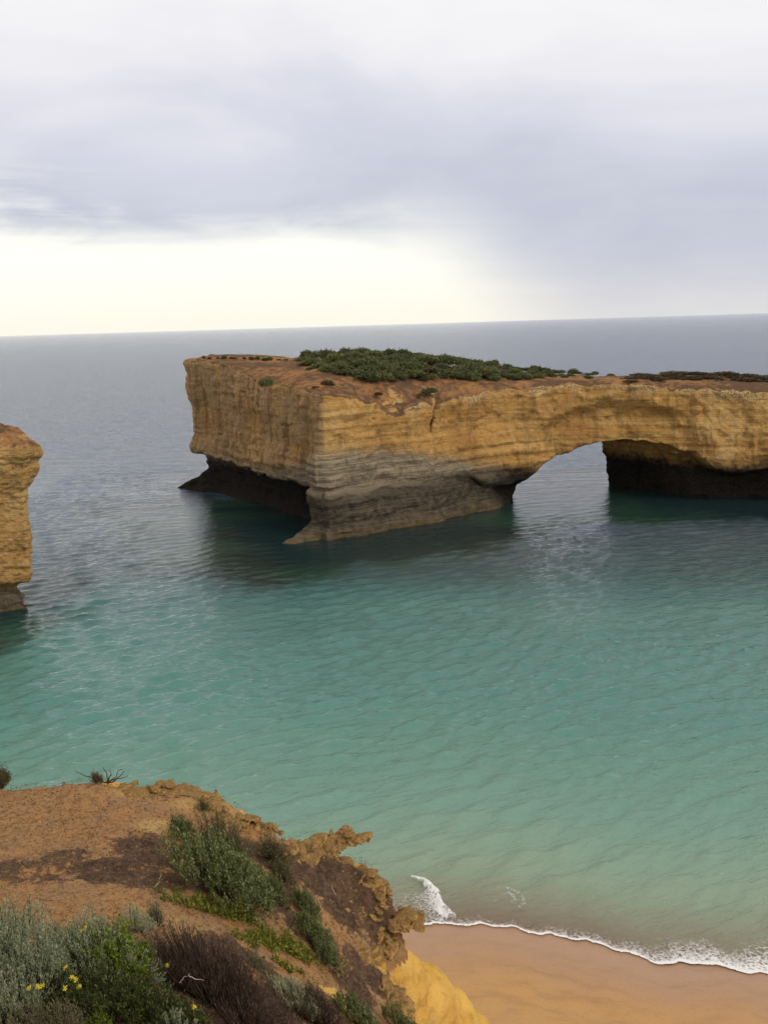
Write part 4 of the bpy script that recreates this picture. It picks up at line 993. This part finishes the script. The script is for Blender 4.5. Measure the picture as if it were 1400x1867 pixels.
for x_, y_, s_, pr_, lab in [(487, 704, 1.15, PL[0], 'lone bright green bush at the top of the seaward face'), (783, 716, 1.35, PR[1], 'dark green bush on the cliff rim above the crack'), (597, 702, 1.0, PH[0], 'grey-brown bush on the bare slope above the near corner'),
                             (768, 722, 0.7, PR[2], 'small dark bush beside the larger one above the crack'), (690, 720, 0.6, PH[1], 'small brown bush in the gully of the near rim'), (575, 706, .55, PH[1], 'tiny brown bush at the very corner of the rim')]:
    scrub(on_arch(x_, y_), pr_, s_, lab, None)

# ------------------------------------------------------------------ foam
def foam_material():
    m, t = mat('sea_foam')
    P = t.node('ShaderNodeNewGeometry').outputs['Position']
    dn = t.node('ShaderNodeAttribute', {'attribute_name': 'dens'}).outputs['Fac']
    wv = t.node('ShaderNodeVectorMath', {'operation': 'ADD'}, i0=P, i1=t.node('ShaderNodeTexNoise', None, Vector=P, Scale=1.2, Detail=3).outputs['Color']).outputs[0]
    vor = t.node('ShaderNodeTexVoronoi', {'feature': 'DISTANCE_TO_EDGE'}, Vector=wv, Scale=2.6).outputs['Distance']
    lace = t.m('SUBTRACT', 1.0, t.m('MULTIPLY', vor, 2.2), clamp=True)
    n = t.noise(P, 4.0, 6, 0.75, 0.6)
    v = t.m('ADD', t.m('MULTIPLY', lace, 0.26), t.m('MULTIPLY', n, 0.95))
    al = t.m('MULTIPLY', t.ss(t.m('ADD', v, dn), 0.97, 1.48), 0.94)
    al = t.m('MULTIPLY', al, t.ss(dn, 0.03, 0.2))
    d = t.node('ShaderNodeBsdfDiffuse', None, Color=(0.80, 0.77, 0.73, 1), Normal=bump(t, n, 0.6, 0.1))
    tr = t.node('ShaderNodeBsdfTransparent')
    out(t, t.node('ShaderNodeMixShader', None, Fac=al, i1=tr.outputs[0], i2=d.outputs[0]).outputs[0])
    return m
M_foam = foam_material()
def foam_patch(name, xs, off0, off1, nv, dens, lift, label):
    o = np.linspace(off0, off1, nv)
    X, O = np.meshgrid(xs, o, indexing='ij'); Y = shore(X) + O
    D = dens(X, Y, O)
    Z = np.maximum(bed(X, Y) + 0.035, 0.02 + waves(X, Y) * sstep(0.02, 1.2, -bed(X, Y))) + 0.055 + lift(X, Y, O, D)
    n = np.arange(X.size).reshape(X.shape)
    F = np.stack([n[:-1, :-1], n[1:, :-1], n[1:, 1:], n[:-1, 1:]], -1).reshape(-1, 4)
    me = mesh_from(name, np.stack([X, Y, Z], -1).reshape(-1, 3), F, M_foam, True, {'dens': D.ravel()})
    tag(link(name, me), label, kind='stuff')
def swash(X, Y, O):
    wid = np.interp(X, [-30, 3, 8, 14, 20, 26, 60], [2.0, 2.0, 1.8, 2.6, 4.0, 4.8, 4.4]) * (1 + 0.35 * fbm2(X, Y * 0, 0.5, 3, 15))
    fr = O + 0.35 + 0.18 * fbm2(X, Y * 0, 1.3, 3, 17)
    k = np.interp(X, [-30, 2, 8, 16, 24, 60], [.62, .62, .50, .58, .74, .74])
    return np.where(fr < 0, 0, (0.50 + 0.3 * fbm2(X, Y * 0, 0.8, 3, 55)) * np.exp(-(fr / 0.22) ** 2) + k * np.clip(1 - fr / wid, 0, 1) ** 0.8)
foam_patch('surf_foam', np.arange(-12, 46, 0.10), -0.9, 5.0, 80, swash, lambda X, Y, O, D: 0.05 * sstep(0.5, 0.9, D), 'white lacy foam line where the water meets the sand')
RID = np.array([atz(*q)[:2] for q in [(752, 1606), (775, 1612), (793, 1630), (803, 1655), (822, 1674)]])
def ridge_d(X, Y):
    d = np.full(X.shape, 9.0); t_ = np.zeros(X.shape); L = len(RID) - 1
    for i, (a, b) in enumerate(zip(RID[:-1], RID[1:])):
        e = b - a; t = np.clip(((X - a[0]) * e[0] + (Y - a[1]) * e[1]) / (e @ e), 0, 1)
        dd = np.hypot(X - a[0] - e[0] * t, Y - a[1] - e[1] * t); t_ = np.where(dd < d, (i + t) / L, t_); d = np.minimum(d, dd)
    return d, t_
def brk_d(X, Y, O):
    d, t = ridge_d(X, Y)
    left = sstep(0.0, 0.6, np.interp(Y, RID[::-1, 1], RID[::-1, 0]) - X)
    return (0.72 + 0.3 * fbm2(X, Y, 1.5, 3, 29)) * np.exp(-(d / np.interp(t, [0, .3, 1], [.2, .42, .45])) ** 2) + left * np.clip(0.50 - 0.05 * d, 0, 1) * sstep(-0.4, 0.2, O) * sstep(5.2, 3.2, O)
foam_patch('breaking_wave', np.arange(-5, 5.5, 0.07), -0.6, 6.0, 95, brk_d, lambda X, Y, O, D: 0.42 * np.exp(-(ridge_d(X, Y)[0] / 0.42) ** 2) * (1 + 0.5 * fbm2(X, Y, 2.2, 3, 19)), 'small white breaker curling in beside the rocky point')
RC = atz(918, 1640)[:2]
def ring_d(X, Y, O):
    a = np.arctan2((Y - RC[1]) / 1.0, X - RC[0]); r = np.hypot(X - RC[0], (Y - RC[1]) * 1.1) + 0.35 * fbm2(X, Y, 0.9, 3, 23)
    return 0.42 * np.exp(-((r - 1.55) / 0.30) ** 2) * sstep(-2.9, -0.6, a) * sstep(3.2, 1.5, a) + 0.42 * np.exp(-((r - 0.8) / 0.42) ** 2) * sstep(-1, 0.2, np.sin(a * 1.5 + 1))
foam_patch('foam_swirl', np.arange(RC[0] - 3.2, RC[0] + 3.2, 0.08), 0.2, 5.5, 70, ring_d, lambda X, Y, O, D: 0 * X, 'thin swirl of old foam in the shallows off the beach')
